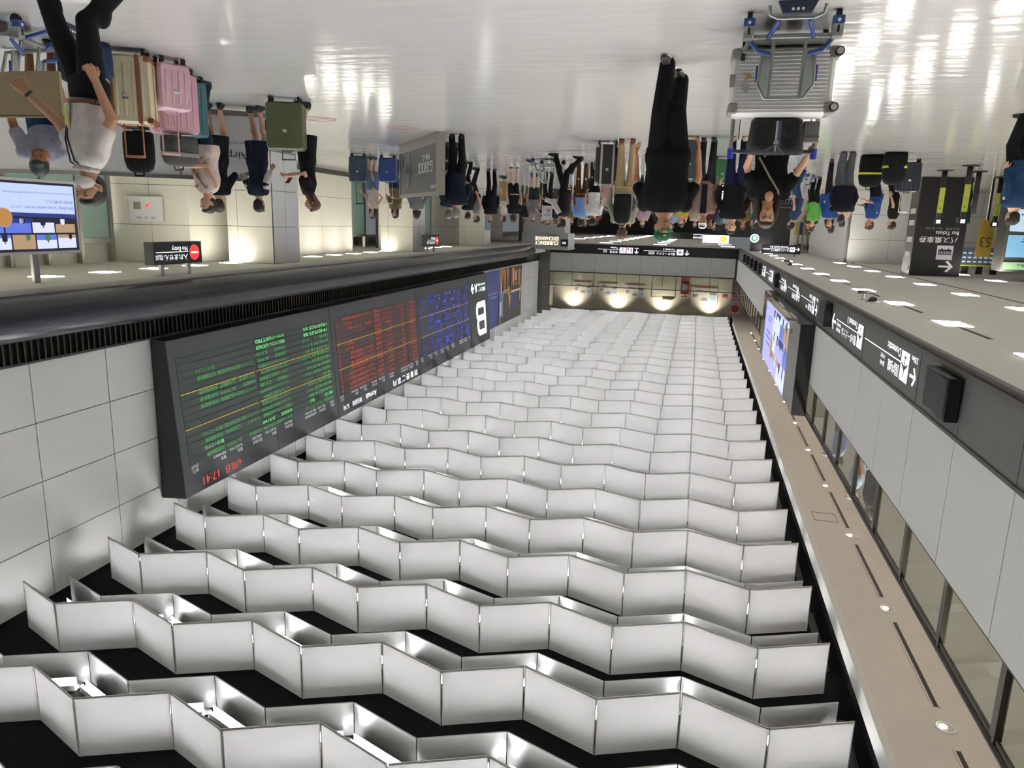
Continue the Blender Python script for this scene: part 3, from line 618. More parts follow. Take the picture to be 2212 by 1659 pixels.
mb.add([(a, b, .001) for a, b in rc(4.33, 4.76, E(3.12), E(3.52))], [(0, 1, 2, 3)], 1); mb.add([(a, b, .001) for a, b in rc(4.81, 5.24, E(3.12), E(3.52))], [(0, 1, 2, 3)], 1)
mb.box(4.4, 4.48, E(3.17), E(3.4), .002, .004, 3).disc((4.44, E(3.44), .003), .035, 10, 3, h=.002).prism([(4.58, E(3.17)), (4.72, E(3.17)), (4.65, E(3.4))], .002, .004, 'z', 4).disc((4.65, E(3.44), .003), .035, 10, 4, h=.002)
mb.disc((5.02, E(3.34), .003), .1, 14, 2, h=.002).disc((5.02, E(3.34), .005), .07, 14, 1, h=.002).box(4.99, 5.05, E(3.16), E(3.26), .002, .004, 2)
put_text(mb, 'お手洗', 5.36, E(3.36), .55, .17); put_text(mb, 'Toilets', 5.36, E(3.1), .5, .13); put_text(mb, '洗手间', 6.1, E(3.42), .25, .08); put_text(mb, '화장실', 6.1, E(3.33), .25, .07); mb.box(5.27, 6.75, E(3.27), E(3.29), 0, .002)
mb.build('lettering', [WHT, pal, darkp, mat('picto_blue', '3c55c0', .5, emit='3c55c0', es=.5), mat('picto_red', 'c0404a', .5, emit='c0404a', es=.5)], es, basis((1, 0, 0), (0, 0, 1), (0, -.026, 0)))
MB().box(XL+.02, 11.9, -.022, -.018, .02, .63).build('sign_face', mat('sign_black', '0b0c10', .35), es)
nb = [mat('notice_white', 'ded9d0', .6), mat('notice_red', 'c02a30', .6), mat('notice_blue', '9dc3dc', .6), mat('notice_ink', '4a4a56', .6), mat('notice_orange', 'd99a5a', .6), mat('notice_green', '6fae86', .6)]
for i, (xr, xl, z0, z1) in enumerate(((9.14, 7.68, 5.9, 6.92), (7.21, 5.7, 5.92, 6.9), (5.22, 3.66, 5.95, 6.93), (.28, -1.68, 5.9, 7.1))):
    t = thing('notice_panel', '%s notice board with red heading from the tiled wall side' % ord_[i], 'notice board', (xl, 56.985, z0)); W_, H_ = xr-xl, z1-z0
    MB().box(0, W_, -.02, 0, H_*.06, H_).build('board', nb[0], t)
    mb = MB(); Q = lambda a, b_, c, d, m: mb.add([(p, q, 0) for p, q in rc(a*W_, b_*W_, c*H_, d*H_)], [(0, 1, 2, 3)], m)
    Q(.1, .88, .03, .1, 1); Q(.06, .3, .62, .88, 2)
    for a, b_, c, d in ((.05, .3, .3, .34), (.05, .32, .38, .43), (.05, .28, .47, .52), (.36, .55, .7, .74), (.36, .62, .78, .82), (.36, .6, .86, .9), (.55, .8, .24, .28), (.5, .85, .3, .33), (.72, .92, .5, .54), (.74, .92, .58, .62), (.75, .93, .66, .7)): Q(a, b_, c, d, 3)
    Q(.0, .07, .03, .1, 4); Q(.9, 1, .03, .1, 4); Q(.42, .46, .26, .44, 5)
    mb.build('print', nb, t, basis((1, 0, 0), (0, 0, 1), (0, -.022, 0)) @ Matrix.Diagonal((1, 1, 1, 1)))
t = thing('double_door', 'cream double door in the end wall between the notice boards', 'door', (1.46, 57, 4.72))
for k in (0, 1): MB().box(k*.83, k*.83+.8, -.03, 0, 0, 2.1).build('leaf', mat('cream_door', 'cdc6ae', .6), t)
MB().box(-.05, 0, -.05, 0, 0, 2.18).box(1.63, 1.68, -.05, 0, 0, 2.18).box(-.05, 1.68, -.05, 0, 2.1, 2.18).build('door_frame', mat('cream_frame', 'b9b29b', .6), t); MB().box(.7, .78, -.06, -.03, .95, 1.0).build('handle', chrome, t); MB().box(.1, .85, -.12, -.03, 2.2, 2.3).build('closer', steel, t)
t = thing('fire_hydrant_box', 'red fire hydrant box with window on the cream end wall', 'fire cabinet', (.41, 57, 4.72))
MB().box(0, .62, -.12, 0, 0, .9).build('cabinet', mat('fire_red', 'a8404a', .5), t); MB().box(0, .62, -.14, 0, .95, 1.75).build('alarm_box', mat('fire_red_dark', '8e2730', .5), t); MB().box(.14, .48, -.15, -.14, 1.1, 1.6).build('window', mat('hydrant_glass', 'b8b4a4', .2), t); MB().box(-.05, .67, -.1, 0, 1.82, 2.2).build('sign_plate', mat('notice_cream', 'e5ddc8', .6), t)
MB().prism([(.05, 1.95), (.15, 2.05), (.3, 1.98), (.45, 2.06), (.58, 1.98), (.3, 1.9)], -.104, -.1, 'y').build('sign_mark', mat('mark_red', 'b05030', .6), t)
tag(MB().box(-2.36, -2.02, 56.97, 57, 6.46, 6.66).box(-2.3, -2.08, 56.965, 56.97, 6.5, 6.62, 1).build('red_plate', [mat('plate_red', 'c83a34', .6), mat('plate_white', 'c86a60', .6)]), 'small red plate on the cream end wall beside the pink banner', 'sign')
t = thing('hanging_banner', 'tall pale pink banner with a red disc near the end wall', 'banner', (-3.35, 55.6, 4.75))
MB().box(0, .75, -.02, 0, 0, 3.0).build('cloth', mat('banner_pink', 'e4c3ca', .7), t); MB().disc((.42, -.026, 2.55), .27, 24, axis=(0, 1, 0), h=.008).build('disc', mat('banner_red', 'b8222e', .6), t)
mb = MB()
for k in range(7): mb.box(.1, .66, -.024, -.02, .45+.24*k, .5+.24*k)
mb.build('print_lines', mat('banner_ink', 'b06a80', .6), t); MB().tube([(-.05, -.01, 3.02), (.8, -.01, 3.02)], .02, 8).build('rod', steel, t)

# currency exchange booth head at the end of the fascia, with backlit letters
cx = thing('currency_exchange_sign', 'white boxed currency exchange sign with glowing letters at the end of the dark fascia', 'sign', (8.0, 46.9, 2.25))
MB().box(0, 3.0, 0, 2.6, 0, .95).build('box', mat('booth_white', 'b9babb', .5), cx); MB().box(-.03, 3.0, -.03, 2.6, .95, 1.02).build('top_edge', white_panel, cx)
glow = mat('letter_glow', 'fff6e0', .5, emit='fff0cf', es=1.0)
lettering('glow_letters', [('CURRENCY', .62, .5, 1.5, .22, 0, .006), ('EXCHANGE', .62, .22, 1.5, .22, 0, .006)], glow, cx, basis((1, 0, 0), (0, 0, 1), (0, -.02, 0)))
lettering('lettering', [('外貨両替', .62, .06, .75, .11)], mat('ink_dark', '4a4a4c', .6), cx, basis((1, 0, 0), (0, 0, 1), (0, -.012, 0)))
MB().box(-.02, .45, -.06, .0, .35, .78).build('side_screen', mat('screen_black', '15161c', .3), cx); lettering('screen_text', [('両替', .1, .5, .25, .15)], WHT, cx, basis((1, 0, 0), (0, 0, 1), (0, -.065, 0)))
tag(struct(MB().box(8.3, 11.0, 47.2, 49.4, 0, 2.25).build('wall_booth', white_panel)))

# ------------------------------------------------------------------ hanging signs under the soffits
blk = mat('sign_case_black', '121215', .35); REDS = mat('sign_red', 'd02a2c', .5, emit='e03a38', es=.8)
def no_entry(x, y0, y1, z0, z1, label):
    t = thing('no_entry_sign', label, 'sign', (x, (y0+y1)/2, z0)); L_, H_ = y1-y0, z1-z0
    MB().box(0, .22, -L_/2, L_/2, 0, H_).build('case', blk, t)
    for k in (-.28, .28): MB().box(.08, .14, k*L_-.05, k*L_+.05, H_, ZS-z0).build('hanger', steel, t)
    m_ = basis((0, -1, 0), (0, 0, 1), (-.004, L_/2, 0)); mb = MB()
    mb.disc((.24, H_*.5, 0), .16, 26, 1, h=.003); mb.box(.13, .35, H_*.46, H_*.54, .002, .004, 0)
    put_text(mb, '入れません', .46, H_*.56, .72, .12); put_text(mb, '禁止入内', 1.22, H_*.68, .2, .05); put_text(mb, '진입금지', 1.22, H_*.56, .2, .05); put_text(mb, 'No Entry', .46, H_*.16, .48, .12); mb.box(.44, L_-.06, H_*.44, H_*.465, 0, .002)
    mb.build('lettering', [WHT, REDS], t, m_)
no_entry(10.4, 12.63, 14.1, 2.22, 2.67, 'black hanging No Entry sign with red disc, nearer one by the first column')
no_entry(10.4, 28.0, 29.4, 2.22, 2.67, 'black hanging No Entry sign with red disc, smaller one beyond the second column')
# ceiling-hung television under the right soffit
tv = thing('hanging_television', 'white framed hanging television showing a blue page and a photo collage', 'television', (11.1, 10.35, 1.14))
MB().rbox(0, .1, -1.25, 1.24, 0, 1.27, .03, axis='x').build('frame', mat('tv_white', 'd9d8d2', .4), tv)
for k in (-.75, .25): MB().box(.03, .09, k-.06, k+.06, 1.25, ZS-1.14).build('hanger', steel, tv)
tmx = basis((0, -1, 0), (0, 0, 1), (-.004, 1.19, .05)); mb = MB()
mb.add([(a, b, 0) for a, b in rc(0, 2.38, 0, 1.17)], [(0, 1, 2, 3)], 3); mb.add([(a, b, .001) for a, b in rc(.03, 2.35, .04, .53)], [(0, 1, 2, 3)], 0)
mb.add([(a, b, .002) for a, b in [(.03, .53), (2.35, .5), (2.35, .56), (.03, .6)]], [(0, 1, 2, 3)], 10); collage(mb, .05, 2.35, .6, 1.14, 5, 2, SN, 11, .003, .03)
mb.disc((1.5, .6, .006), .16, 24, 7, h=.004).disc((1.5, .6, .008), .14, 24, 8, h=.004)
TVM = [scr('tv_page', 'b9c8f2', .85)]+SM[1:]; mb.build('display', TVM, tv, tmx)
lettering('page_text', [("国際空港評価『WORLD AIRPORT RATING』において、", .06, .4, 1.3, .05), ('最高評価5つ星を獲得しました。', .06, .3, .6, .05), ('Narita Airport achieved a 5-Star rating in WORLD AIRPORT RATING', .06, .16, 1.4, .035)], scr('tv_ink', '4a58b0', .6), tv, tmx @ Matrix.Translation((0, 0, .003)))
# overhead sign in the left concourse
t = thing('hanging_sign', 'small black hanging bus sign with arrow in the left concourse', 'sign', (-2.95, 37.6, 2.34)); MB().box(-1.75, 0, 0, .15, 0, .42).build('case', blk, t)
for k in (-1.5, -.4): MB().tube([(k, .07, .42), (k, .07, .56)], .02, 6).build('hanger', dark_frame, t)
mb = MB(); arrow(mb, -1.62, .2, .09, PI); mb.add([(a, b, .001) for a, b in rc(-1.5, -1.26, .1, .32)], [(0, 1, 2, 3)], 1); mb.box(-1.46, -1.3, .19, .23, .002, .003, 2); put_text(mb, 'ターミナル連絡バス', -1.22, .21, .8, .11); put_text(mb, 'Terminal Shuttle Bus', -1.22, .07, .85, .1); put_text(mb, '航站楼巴士', -.36, .2, .32, .06); mb.box(-1.25, -.05, .185, .195, 0, .002)
mb.build('lettering', [WHT, pal, darkp], t, basis((1, 0, 0), (0, 0, 1), (0, -.003, 0)))
# small ceiling cameras
for i, (x, y) in enumerate(((-3.12, 15.26), (-3.2, 29.1))):
    t = thing('ceiling_camera', ('dark' if i else 'grey')+' ceiling sensor on a short stem beside the %s black dome' % ('farther' if i else 'nearer'), 'camera', (x, y, ZS)); MB().tube([(0, 0, 0), (0, 0, -.12)], .018, 8).disc((0, 0, -.002), .05, 12, h=.006).build('stem', steel, t); MB().rbox(-.11, .11, -.04, .04, -.17, -.11, .02, axis='x').build('head', dark_frame, t)
    t = thing('ceiling_dome', 'black dome camera under the left soffit, %s one' % ('farther' if i else 'nearer'), 'camera', (x-.08, y-.42, ZS)); MB().disc((0, 0, -.006), .12, 20, h=.012).build('base', steel, t); MB().ell((0, 0, -.012), (.085, .085, .085), 0).build('dome', mat('dome_black', '17171a', .2), t)

# ------------------------------------------------------------------ doors and fittings on the right
def glass_doors(p0, p1, n, label, nm):
    a = Vector((p0[0], p0[1], 0)); d = Vector((p1[0]-p0[0], p1[1]-p0[1], 0)); L_ = d.length; d.normalize()
    t = thing('glass_doors', label, 'door', a, math.atan2(d.y, d.x))
    for k in range(n+1): MB().box(L_*k/n-.05, L_*k/n+.05, -.06, .06, 0, ZS).build('mullion', steel, t)
    MB().box(0, L_, -.05, .05, 2.3, 2.42).build('transom', steel, t); MB().box(0, L_, -.04, .04, 0, .12).build('sill', steel, t)
    for k in range(n): MB().box(L_*k/n+.05, L_*(k+1)/n-.05, -.01, .01, .12, 2.3).build('pane', glass_d, t)
    return t
glass_d = mat('door_glass', '7f9a90', .08, 0, spec=.8)
glass_dk = mat('door_glass_dark', '39443f', .08, 0, spec=.8)
glass_doors((14.5, 16.1), (14.5, 12.2), 4, 'steel framed sliding doors behind the hanging television', 'a')
glass_doors((14.2, 30.4), (14.2, 26.6), 3, 'steel framed greenish glass doors between the second column and the wall', 'b')
glass_doors((13.5, 36.8), (13.5, 33.0), 4, 'steel framed greenish glass doors behind the second No Entry sign', 'c')
struct(MB().box(14.6, 14.8, 11.2, 16.3, 2.45, ZS).build('trim_5', cream_panel))
fp = thing('fire_alarm_panel', 'white fire alarm panel with glowing red lamp on the cream wall behind the partition', 'alarm panel', (13.72, 16.52, 1.25), math.atan2(.45, -1.65)+PI)
MB().box(-.42, .42, -.04, 0, 0, .62).build('plate', white_panel, fp); MB().ell((-.05, -.05, .22), (.035, .03, .035)).build('red_lamp', mat('alarm_red', 'd01020', .4, emit='ff2030', es=2.5), fp); MB().box(.12, .3, -.05, -.04, .14, .32).build('handset_door', steel, fp); lettering('lettering', [('消 火 栓', -.25, .5, .5, .06)], mat('ink_dark', '4a4a4c', .6), fp, basis((1, 0, 0), (0, 0, 1), (0, -.043, 0)))
tag(MB().box(12.3, 12.74, 26.95, 26.99, .9, 2.0).box(12.34, 12.7, 26.94, 26.95, .95, 1.95, 1).build('framed_map', [steel, mat('map_print', '6d7788', .5, noise=.3, nscale=9)]) if False else MB().box(10.88, 10.893, 38.0, 38.9, .9, 2.1).box(10.874, 10.88, 38.06, 38.84, .96, 2.04, 1).build('framed_map', [steel, mat('map_print', '6d7788', .5, noise=.3, nscale=9)]), 'dark framed wall map on the third column', 'map')
# ------------------------------------------------------------------ people
def ring(c, a, b, rx, ry, n=12, p=2.0):
    out = []
    for k in range(n):
        t = 2*PI*k/n; ct, st = math.cos(t), math.sin(t)
        out.append(tuple(c + a*(rx*math.copysign(abs(ct)**(2/p), ct)) + b*(ry*math.copysign(abs(st)**(2/p), st))))
    return out
XA, YA, ZA = Vector((1, 0, 0)), Vector((0, 1, 0)), Vector((0, 0, 1))
def limb(mb, pts, rads, n=10):
    pts = [Vector(p) for p in pts]
    P, R = [], []
    for i in range(len(pts)-1):
        for t in (0, .5): P.append(pts[i].lerp(pts[i+1], t)); R.append(rads[i]*(1-t)+rads[i+1]*t)
    P.append(pts[-1]); R.append(rads[-1])
    mb.tube(P, R, n)
    mb.ell(pts[-1], (rads[-1],)*3, 0, 10, 7)
    for p, r in zip(pts[1:-1], rads[1:-1]): mb.ell(p, (r*1.02,)*3, 0, 10, 7)
def ik(a, b, l1, l2, hint):
    d = b-a; D = min(d.length, (l1+l2)*.999); d = d.normalized(); b2 = a+d*D
    x = (l1*l1-l2*l2+D*D)/(2*D); h = math.sqrt(max(0, l1*l1-x*x)); hv = (hint-d*hint.dot(d)).normalized()
    return a+d*x+hv*h, b2
def hand(mb, w, d, nrm, side, curl, s):
    """palm, four unequal bent fingers and a thumb from the side of the palm"""
    d = d.normalized(); n = (nrm-d*nrm.dot(d)).normalized(); a = d.cross(n)*side
    rg = [ring(w+d*t*s, a, n, rx*s, ry*s, 10, 2.6) for t, rx, ry in ((-.02, .024, .02), (.02, .033, .016), (.06, .04, .015), (.09, .039, .013))]
    mb.loft(rg)
    for i, (o, L, r) in enumerate(((.03, .068, .0085), (.010, .078, .0088), (-.011, .072, .0085), (-.031, .056, .0075))):
        p0 = w+d*.085*s+a*o*s; c = curl*(1+.06*i)
        d1 = d*math.cos(c*.6)+n*math.sin(c*.6); d2 = d*math.cos(c*1.5)+n*math.sin(c*1.5); d3 = d*math.cos(c*2.2)+n*math.sin(c*2.2)
        p1 = p0+d1*L*.45*s; p2 = p1+d2*L*.32*s; p3 = p2+d3*L*.26*s
        mb.tube([p0, p1, p2, p3], [r*s, r*.98*s, r*.88*s, r*.6*s], 7)
    t0 = w+d*.03*s+a*.03*s; t1 = t0+(d*.7+a*.65+n*.25).normalized()*.036*s; t2 = t1+(d*.9+a*.25+n*.35).normalized()*.032*s
    mb.tube([t0, t1, t2], [.0125*s, .0105*s, .007*s], 7)
PEOPLE = []      # (root, {part: (mb, voxel, material)}) waiting for the surface pass
def cloth(c): return mat('cloth_'+c, c, .92, noise=.12, nscale=14, bump=.15, bscale=60, spec=.2)
def skinm(c): return mat('skin_'+c, c, .55, noise=.04, nscale=9)
def person(label, x, y, face, H=1.68, fem=0, z0=0, skin='c39a80', hair='1a1512', hs='short', top=('tee', '15151a'), bot=('trousers', '15151a'), shoe='1a1a1c', lean=0, L=None, R=None, feet=None, look=(0, 0), vox=.018, detail=0, wide=1.0, group=None, tilt=0, mask=None, curl=.55):
    s = H/1.7; root = thing('person', label, 'person', (x, y, z0), -math.radians(face), group)
    V = lambda a, b, c: Vector((a, b, c))*s
    piv = V(0, 0, .9); rot = Matrix.Rotation(-math.radians(lean), 3, 'X') @ Matrix.Rotation(math.radians(tilt), 3, 'Y')
    U = lambda p: rot @ (p-piv)+piv
    hip_w = .088 if not fem else .09; sh_w = (.178 if not fem else .15)*wide
    feet = feet or ((-.1, 0, 0), (.1, .03, 0))
    tors = ([(.80, .158, .112), (.90, .168, .12), (1.0, .152, .108), (1.1, .155, .112), (1.24, .178, .122), (1.33, .182, .108), (1.395, .15, .082), (1.43, .075, .062), (1.47, .058, .058)] if not fem else
            [(.80, .165, .118), (.90, .172, .124), (1.0, .138, .1), (1.1, .128, .1), (1.24, .148, .122), (1.33, .15, .098), (1.395, .122, .072), (1.43, .06, .054), (1.47, .05, .05)])
    def torso(mb, infl, z_lo, z_hi, n=16):
        rg = []
        for z, rx, ry in tors:
            if z_lo-.001 <= z <= z_hi+.001: rg.append(ring(U(V(0, -.005, z)), rot @ XA, rot @ YA, (rx*wide+infl)*s, (ry*wide+infl)*s, n, 2.35))
        mb.loft(rg)
    body = MB(); tp = MB(); bt = MB()
    torso(body, 0, .8, 1.47)
    # head
    nk = U(V(0, 0, 1.418)); hr = rot @ Matrix.Rotation(math.radians(look[0]), 3, 'Z') @ Matrix.Rotation(-math.radians(look[1]), 3, 'X')
    Hm = Matrix.Translation(nk) @ hr.to_4x4() @ Matrix.Scale(1.05, 4)      # head frame: origin at the base of the neck
    hq = lambda a, b, c: Hm @ (Vector((a, b, c))*s)
    body.tube([U(V(0, -.005, 1.38)), hq(0, .0, .05), hq(0, .012, .1)], [.062*s, .054*s, .054*s], 12)
    body.ell((0, .008*s, .165*s), (.074*s, .094*s, .092*s), 0, 18, 12, Hm)
    body.ell((0, .034*s, .112*s), (.057*s, .062*s, .06*s), 0, 16, 10, Hm)
    body.ell((0, .045*s, .09*s), (.036*s, .042*s, .03*s), 0, 14, 9, Hm)
    for e in (-1, 1): body.ell((e*.075*s, -.002*s, .145*s), (.012*s, .02*s, .03*s), 0, 10, 7, Hm)
    body.tube([hq(0, .098, .165), hq(0, .108, .148), hq(0, .118, .128), hq(0, .098, .118)], [.009*s, .012*s, .017*s, .012*s], 8)
    if detail:
        body.tube([hq(-.045, .089, .182), hq(-.02, .1, .184), hq(.02, .1, .184), hq(.045, .089, .182)], .009*s, 7)
        body.ell((0, .093*s, .096*s), (.024*s, .012*s, .012*s), 0, 10, 7, Hm)
    # arms
    dflt = ((-.245, .03, .84), (.245, .03, .84))
    ends = {}
    for i, (sd, tg) in enumerate(((-1, L or dflt[0]), (1, R or dflt[1]))):
        S = U(V(sd*(sh_w-.018), -.01, 1.355)); T = V(*tg)
        el, wr = ik(S, T, .295*s, .255*s, Vector((sd*.55, -.7, -.35)))
        limb(body, [S, el, wr], [.052*s*(1 if not fem else .85), .041*s*(1 if not fem else .85), .027*s])
        ends[sd] = (S, el, wr)
        k = top[0]
        if k != 'sleeveless': tp.ell(S+Vector((0, 0, .002)), (.074*s, .074*s, .07*s), 0, 10, 8)
        if k in ('tee', 'polo'): limb(tp, [S+Vector((-sd*.03*s, 0, .005)), S.lerp(el, .62)], [.07*s, .067*s])
        elif k in ('long', 'jacket', 'suit'): limb(tp, [S+Vector((-sd*.03*s, 0, .005)), el, el.lerp(wr, .94)], [.07*s, .056*s, .043*s])
        elif k == 'sleeveless': tp.ell(S+Vector((-sd*.035*s, 0, .01*s)), (.045*s, .06*s, .05*s), 0, 10, 7)
        elif k == 'rolled': limb(tp, [S+Vector((-sd*.03*s, 0, .005)), el, el.lerp(wr, .25)], [.07*s, .056*s, .05*s])
    # legs
    lk = bot[0]
    for (fx, fy, lift), sd in zip(feet, (-1, 1)):
        hp = V(sd*hip_w, 0, .88); an = V(fx, fy-.03, .085+lift)
        kn, an = ik(hp, an, .425*s, .405*s, Vector((sd*.05, 1, 0)))
        limb(body, [hp, kn, an], [.082*s, .055*s, .038*s]); 
        calf = kn.lerp(an, .3)+Vector((0, -.012*s, 0)); body.ell(calf, (.054*s, .056*s, .1*s), 0, 10, 8)
        if lk == 'trousers': limb(bt, [hp+Vector((0, 0, .02)), kn, an+Vector((0, 0, -.02*s))], [.1*s*wide, .074*s*wide, .062*s*wide])
        elif lk == 'slim':
            limb(bt, [hp+Vector((0, 0, .02)), kn, an+Vector((0, 0, -.02*s))], [.098*s, .073*s, .055*s]); bt.ell(calf, (.068*s, .07*s, .12*s), 0, 10, 8)
        elif lk == 'shorts': limb(bt, [hp+Vector((0, 0, .02)), hp.lerp(kn, .85)], [.1*s, .088*s])
        dr = Vector((0, 1, 0)); f0 = an+Vector((0, -.055*s, 0)); pit = -lift*1.2
        sh = MB(); fw = Vector((0, math.cos(pit), math.sin(pit)))
        rg = [ring(an+fw*t*s+Vector((0, 0, (zc-.085)*s)), XA, fw.cross(XA)*-1, rx*s, rz*s, 12, 2.8) for t, zc, rx, rz in ((-.07, .05, .02, .03), (-.055, .05, .036, .048), (0, .05, .04, .05), (.07, .042, .043, .04), (.13, .032, .045, .031), (.175, .026, .034, .024), (.195, .024, .014, .014))]
        sh.loft(rg); sh.tube([an+Vector((0, 0, -.04*s)), an+Vector((0, 0, .02*s))], .043*s, 10)
        sh.build('shoe', mat('shoe_'+shoe, shoe, .5), root)
        so = MB(); rg2 = [[(p[0]*1.0, p[1], p[2]) for p in ring(an+fw*t*s+Vector((0, 0, (.012-.085)*s)), XA, YA, rx*s, .001, 4)] for t, rx in ((-.07, .03), (.19, .03))]
        so.rbox(an.x-.043*s, an.x+.043*s, an.y-.068*s, an.y+.19*s, an.z-.086*s, an.z-.062*s, .04*s).build('sole', mat('sole_pale' if shoe in ('20201f', 'd8d4cc') else 'sole_dark', 'd6cfc0' if shoe in ('20201f', 'd8d4cc') else '151517', .7), root)
    # clothes on the trunk
    tin = .022 if top[0] in ('jacket', 'suit', 'long') else .018
    hem = .9 if len(top) < 3 else top[2]
    z_lo = .80 if hem <= .85 else (.9 if hem < .97 else 1.0)
    torso(tp, tin, z_lo, 1.43)
    if hem < .78:     # long top or dress
        tp.loft([ring(V(0, 0, hem), XA, YA, .2*s, .165*s, 16), ring(V(0, 0, .82), XA, YA, (.178+.0)*s, .14*s, 16), ring(U(V(0, 0, .95)), XA, YA, .16*s, .12*s, 16)])
    if lk in ('trousers', 'slim', 'shorts'):
        bt.loft([ring(V(0, 0, z), XA, YA, rx*s*wide, ry*s*wide, 16, 2.3) for z, rx, ry in ((.80, .15, .115), (.86, .182, .132), (.92, .18, .13), (1.0, .163 if not fem else .136, .118 if not fem else .1))])
    elif lk == 'skirt':
        ln = bot[2]; bt.loft([ring(V(0, .0, z), XA, YA, rx*s, ry*s, 18) for z, rx, ry in ((ln, .185+(.8-ln)*.1, .15+(.8-ln)*.08), (.75, .19, .15), (.9, .185, .135), (1.02, .145, .11))])
    parts = {'body': (body, vox, skinm(skin)), top[0] if top[0] in ('jacket',) else 'shirt': (tp, vox, cloth(top[1]))}
    if bt.v: parts['skirt' if lk == 'skirt' else ('shorts' if lk == 'shorts' else 'trousers')] = (bt, vox, cloth(bot[1]))
    # hair
    hb = MB(); hm = mat('hair_'+hair, hair, .6, noise=.2, nscale=30)
    if hs not in ('cap', 'hood'):
        hb.ell((0, -.014*s, .182*s), (.083*s, .1*s, .09*s), 0, 18, 12, Hm); hb.ell((0, -.03*s, .14*s), (.078*s, .078*s, .085*s), 0, 16, 10, Hm)
        if hs != 'bald': hb.ell((0, .05*s, .232*s), (.06*s, .045*s, .03*s), 0, 12, 8, Hm)
    if hs in ('long', 'verylong', 'bob'):
        bot_ = {'long': -.06, 'verylong': -.2, 'bob': .04}[hs]
        rg = [ring(hq(0, -.045-.02*(.15-z), z), hr @ XA, hr @ YA, rx*s, ry*s, 14) for z, rx, ry in ((bot_, .085, .03), (bot_+.06, .1, .045), (.1, .096, .06), (.2, .085, .07))]; hb.loft(rg)
        for e in (-1, 1):
            hb.tube([hq(e*.07, .03, .2), hq(e*.085, .025, .12), hq(e*.092, .02, .04), hq(e*.09, .03, max(bot_, -.16))], [.018*s, .026*s, .028*s, .012*s], 9)
    if hs == 'bun': hb.ell((0, -.11*s, .17*s), (.045*s, .04*s, .045*s), 0, 12, 8, Hm)
    if hs == 'pony': hb.tube([hq(0, -.1, .19), hq(0, -.14, .13), hq(0, -.13, .02), hq(0, -.11, -.04)], [.03*s, .034*s, .028*s, .008*s], 9)
    if hs in ('cap', 'white_cap'):
        hb.ell((0, -.02*s, .15*s), (.079*s, .088*s, .075*s), 0, 16, 10, Hm)
    if hb.v: parts['hair'] = (hb, vox*.8, hm)
    # hands join the body surface after the surface pass
    hnd = MB()
    for sd in (-1, 1):
        S, el, wr = ends[sd]; d = (wr-el); nrm = Vector((-sd, .25, 0)) if abs(d.normalized().z) > .6 else Vector((-sd*.3, 0, -1))
        hand(hnd, wr, d, nrm, sd*(-1), curl, s)
    PEOPLE.append((root, parts, hnd, skinm(skin)))
    # face and head details
    if hs in ('cap', 'white_cap'):
        cm = cloth('1f5a3e') if hs == 'cap' else cloth('e6e4de'); cb = MB()
        rg = [[tuple(hq(r*.9*math.cos(2*PI*k/20), -.005+r*1.08*math.sin(2*PI*k/20), z)) for k in range(20)] for r, z in ((.089, .185), (.091, .2), (.086, .235), (.068, .262), (.035, .277), (.004, .281))]
        cb.loft(rg, 0, True).build('cap', cm, root)
        vb = MB(); up = [tuple(hq(.082*math.cos(a), .075+.085*math.sin(a), .192-.018*math.sin(a))) for a in [PI*k/12 for k in range(13)]]; lo = [tuple(Vector(p)+Vector((0, 0, -.006*s))) for p in up]
        vb.loft([up, lo], 0, True); vb.build('cap_brim', cm, root)
        if detail and hs == 'cap': MB().ell((.0, .098*s, .225*s), (.018*s, .006*s, .01*s), 0, 10, 6, Hm).build('cap_badge', mat('badge_gold', 'c9a23a', .4), root)
    if detail:
        ew = mat('eye_white', 'e8e2da', .3); ei = mat('eye_iris', '1d1512', .2); bm = mat('brow', '2a201a', .8); lm = mat('lips', '8f5148', .5)
        for e in (-1, 1):
            eo = MB().ell((e*.031*s, .0905*s, .163*s), (.0135*s, .006*s, .006*s), 0, 10, 7, Hm).build('eye', ew, root)
            MB().ell((e*.031*s, .0955*s, .163*s), (.006*s, .003*s, .0058*s), 0, 10, 7, Hm).build('iris', ei, eo)
            MB().tube([hq(e*.015, .1015, .185), hq(e*.032, .1, .19), hq(e*.05, .088, .184)], [.003*s, .0038*s, .002*s], 6).build('eyebrow', bm, root)
        if not mask: MB().tube([hq(-.024, .096, .096), hq(-.008, .106, .099), hq(.008, .106, .099), hq(.024, .096, .096)], [.003*s, .0062*s, .0062*s, .003*s], 7).build('mouth', lm, root)
    elif abs(((face+look[0]*-1) % 360)-180) < 100:
        fb_ = mat('eye_iris', '1d1512', .2)
        for e in (-1, 1): MB().ell((e*.03*s, .093*s, .163*s), (.012*s, .005*s, .006*s), 0, 8, 5, Hm).build('eye', fb_, root)
        if not mask: MB().ell((0, .1*s, .097*s), (.02*s, .006*s, .006*s), 0, 8, 5, Hm).build('mouth', mat('lips', '8f5148', .5), root)
    if mask:
        mk = MB(); mk.ell((0, .052*s, .108*s), (.064*s, .066*s, .05*s), 0, 16, 10, Hm); mk.build('face_mask', mat('mask_white', 'e9e6e0', .8), root)
        for e in (-1, 1): MB().tube([hq(e*.06, .05, .13), hq(e*.078, .0, .16), hq(e*.078, -.01, .14), hq(e*.06, .05, .09)], .0025*s, 5).build('mask_loop', mat('mask_white', 'e9e6e0', .8), root)
    root['_frames'] = 0; del root['_frames']
    INFO = dict(root=root, s=s, U=U, V=V, hq=hq, Hm=Hm, ends=ends, rot=rot)
    global LAST; LAST = INFO
    return INFO
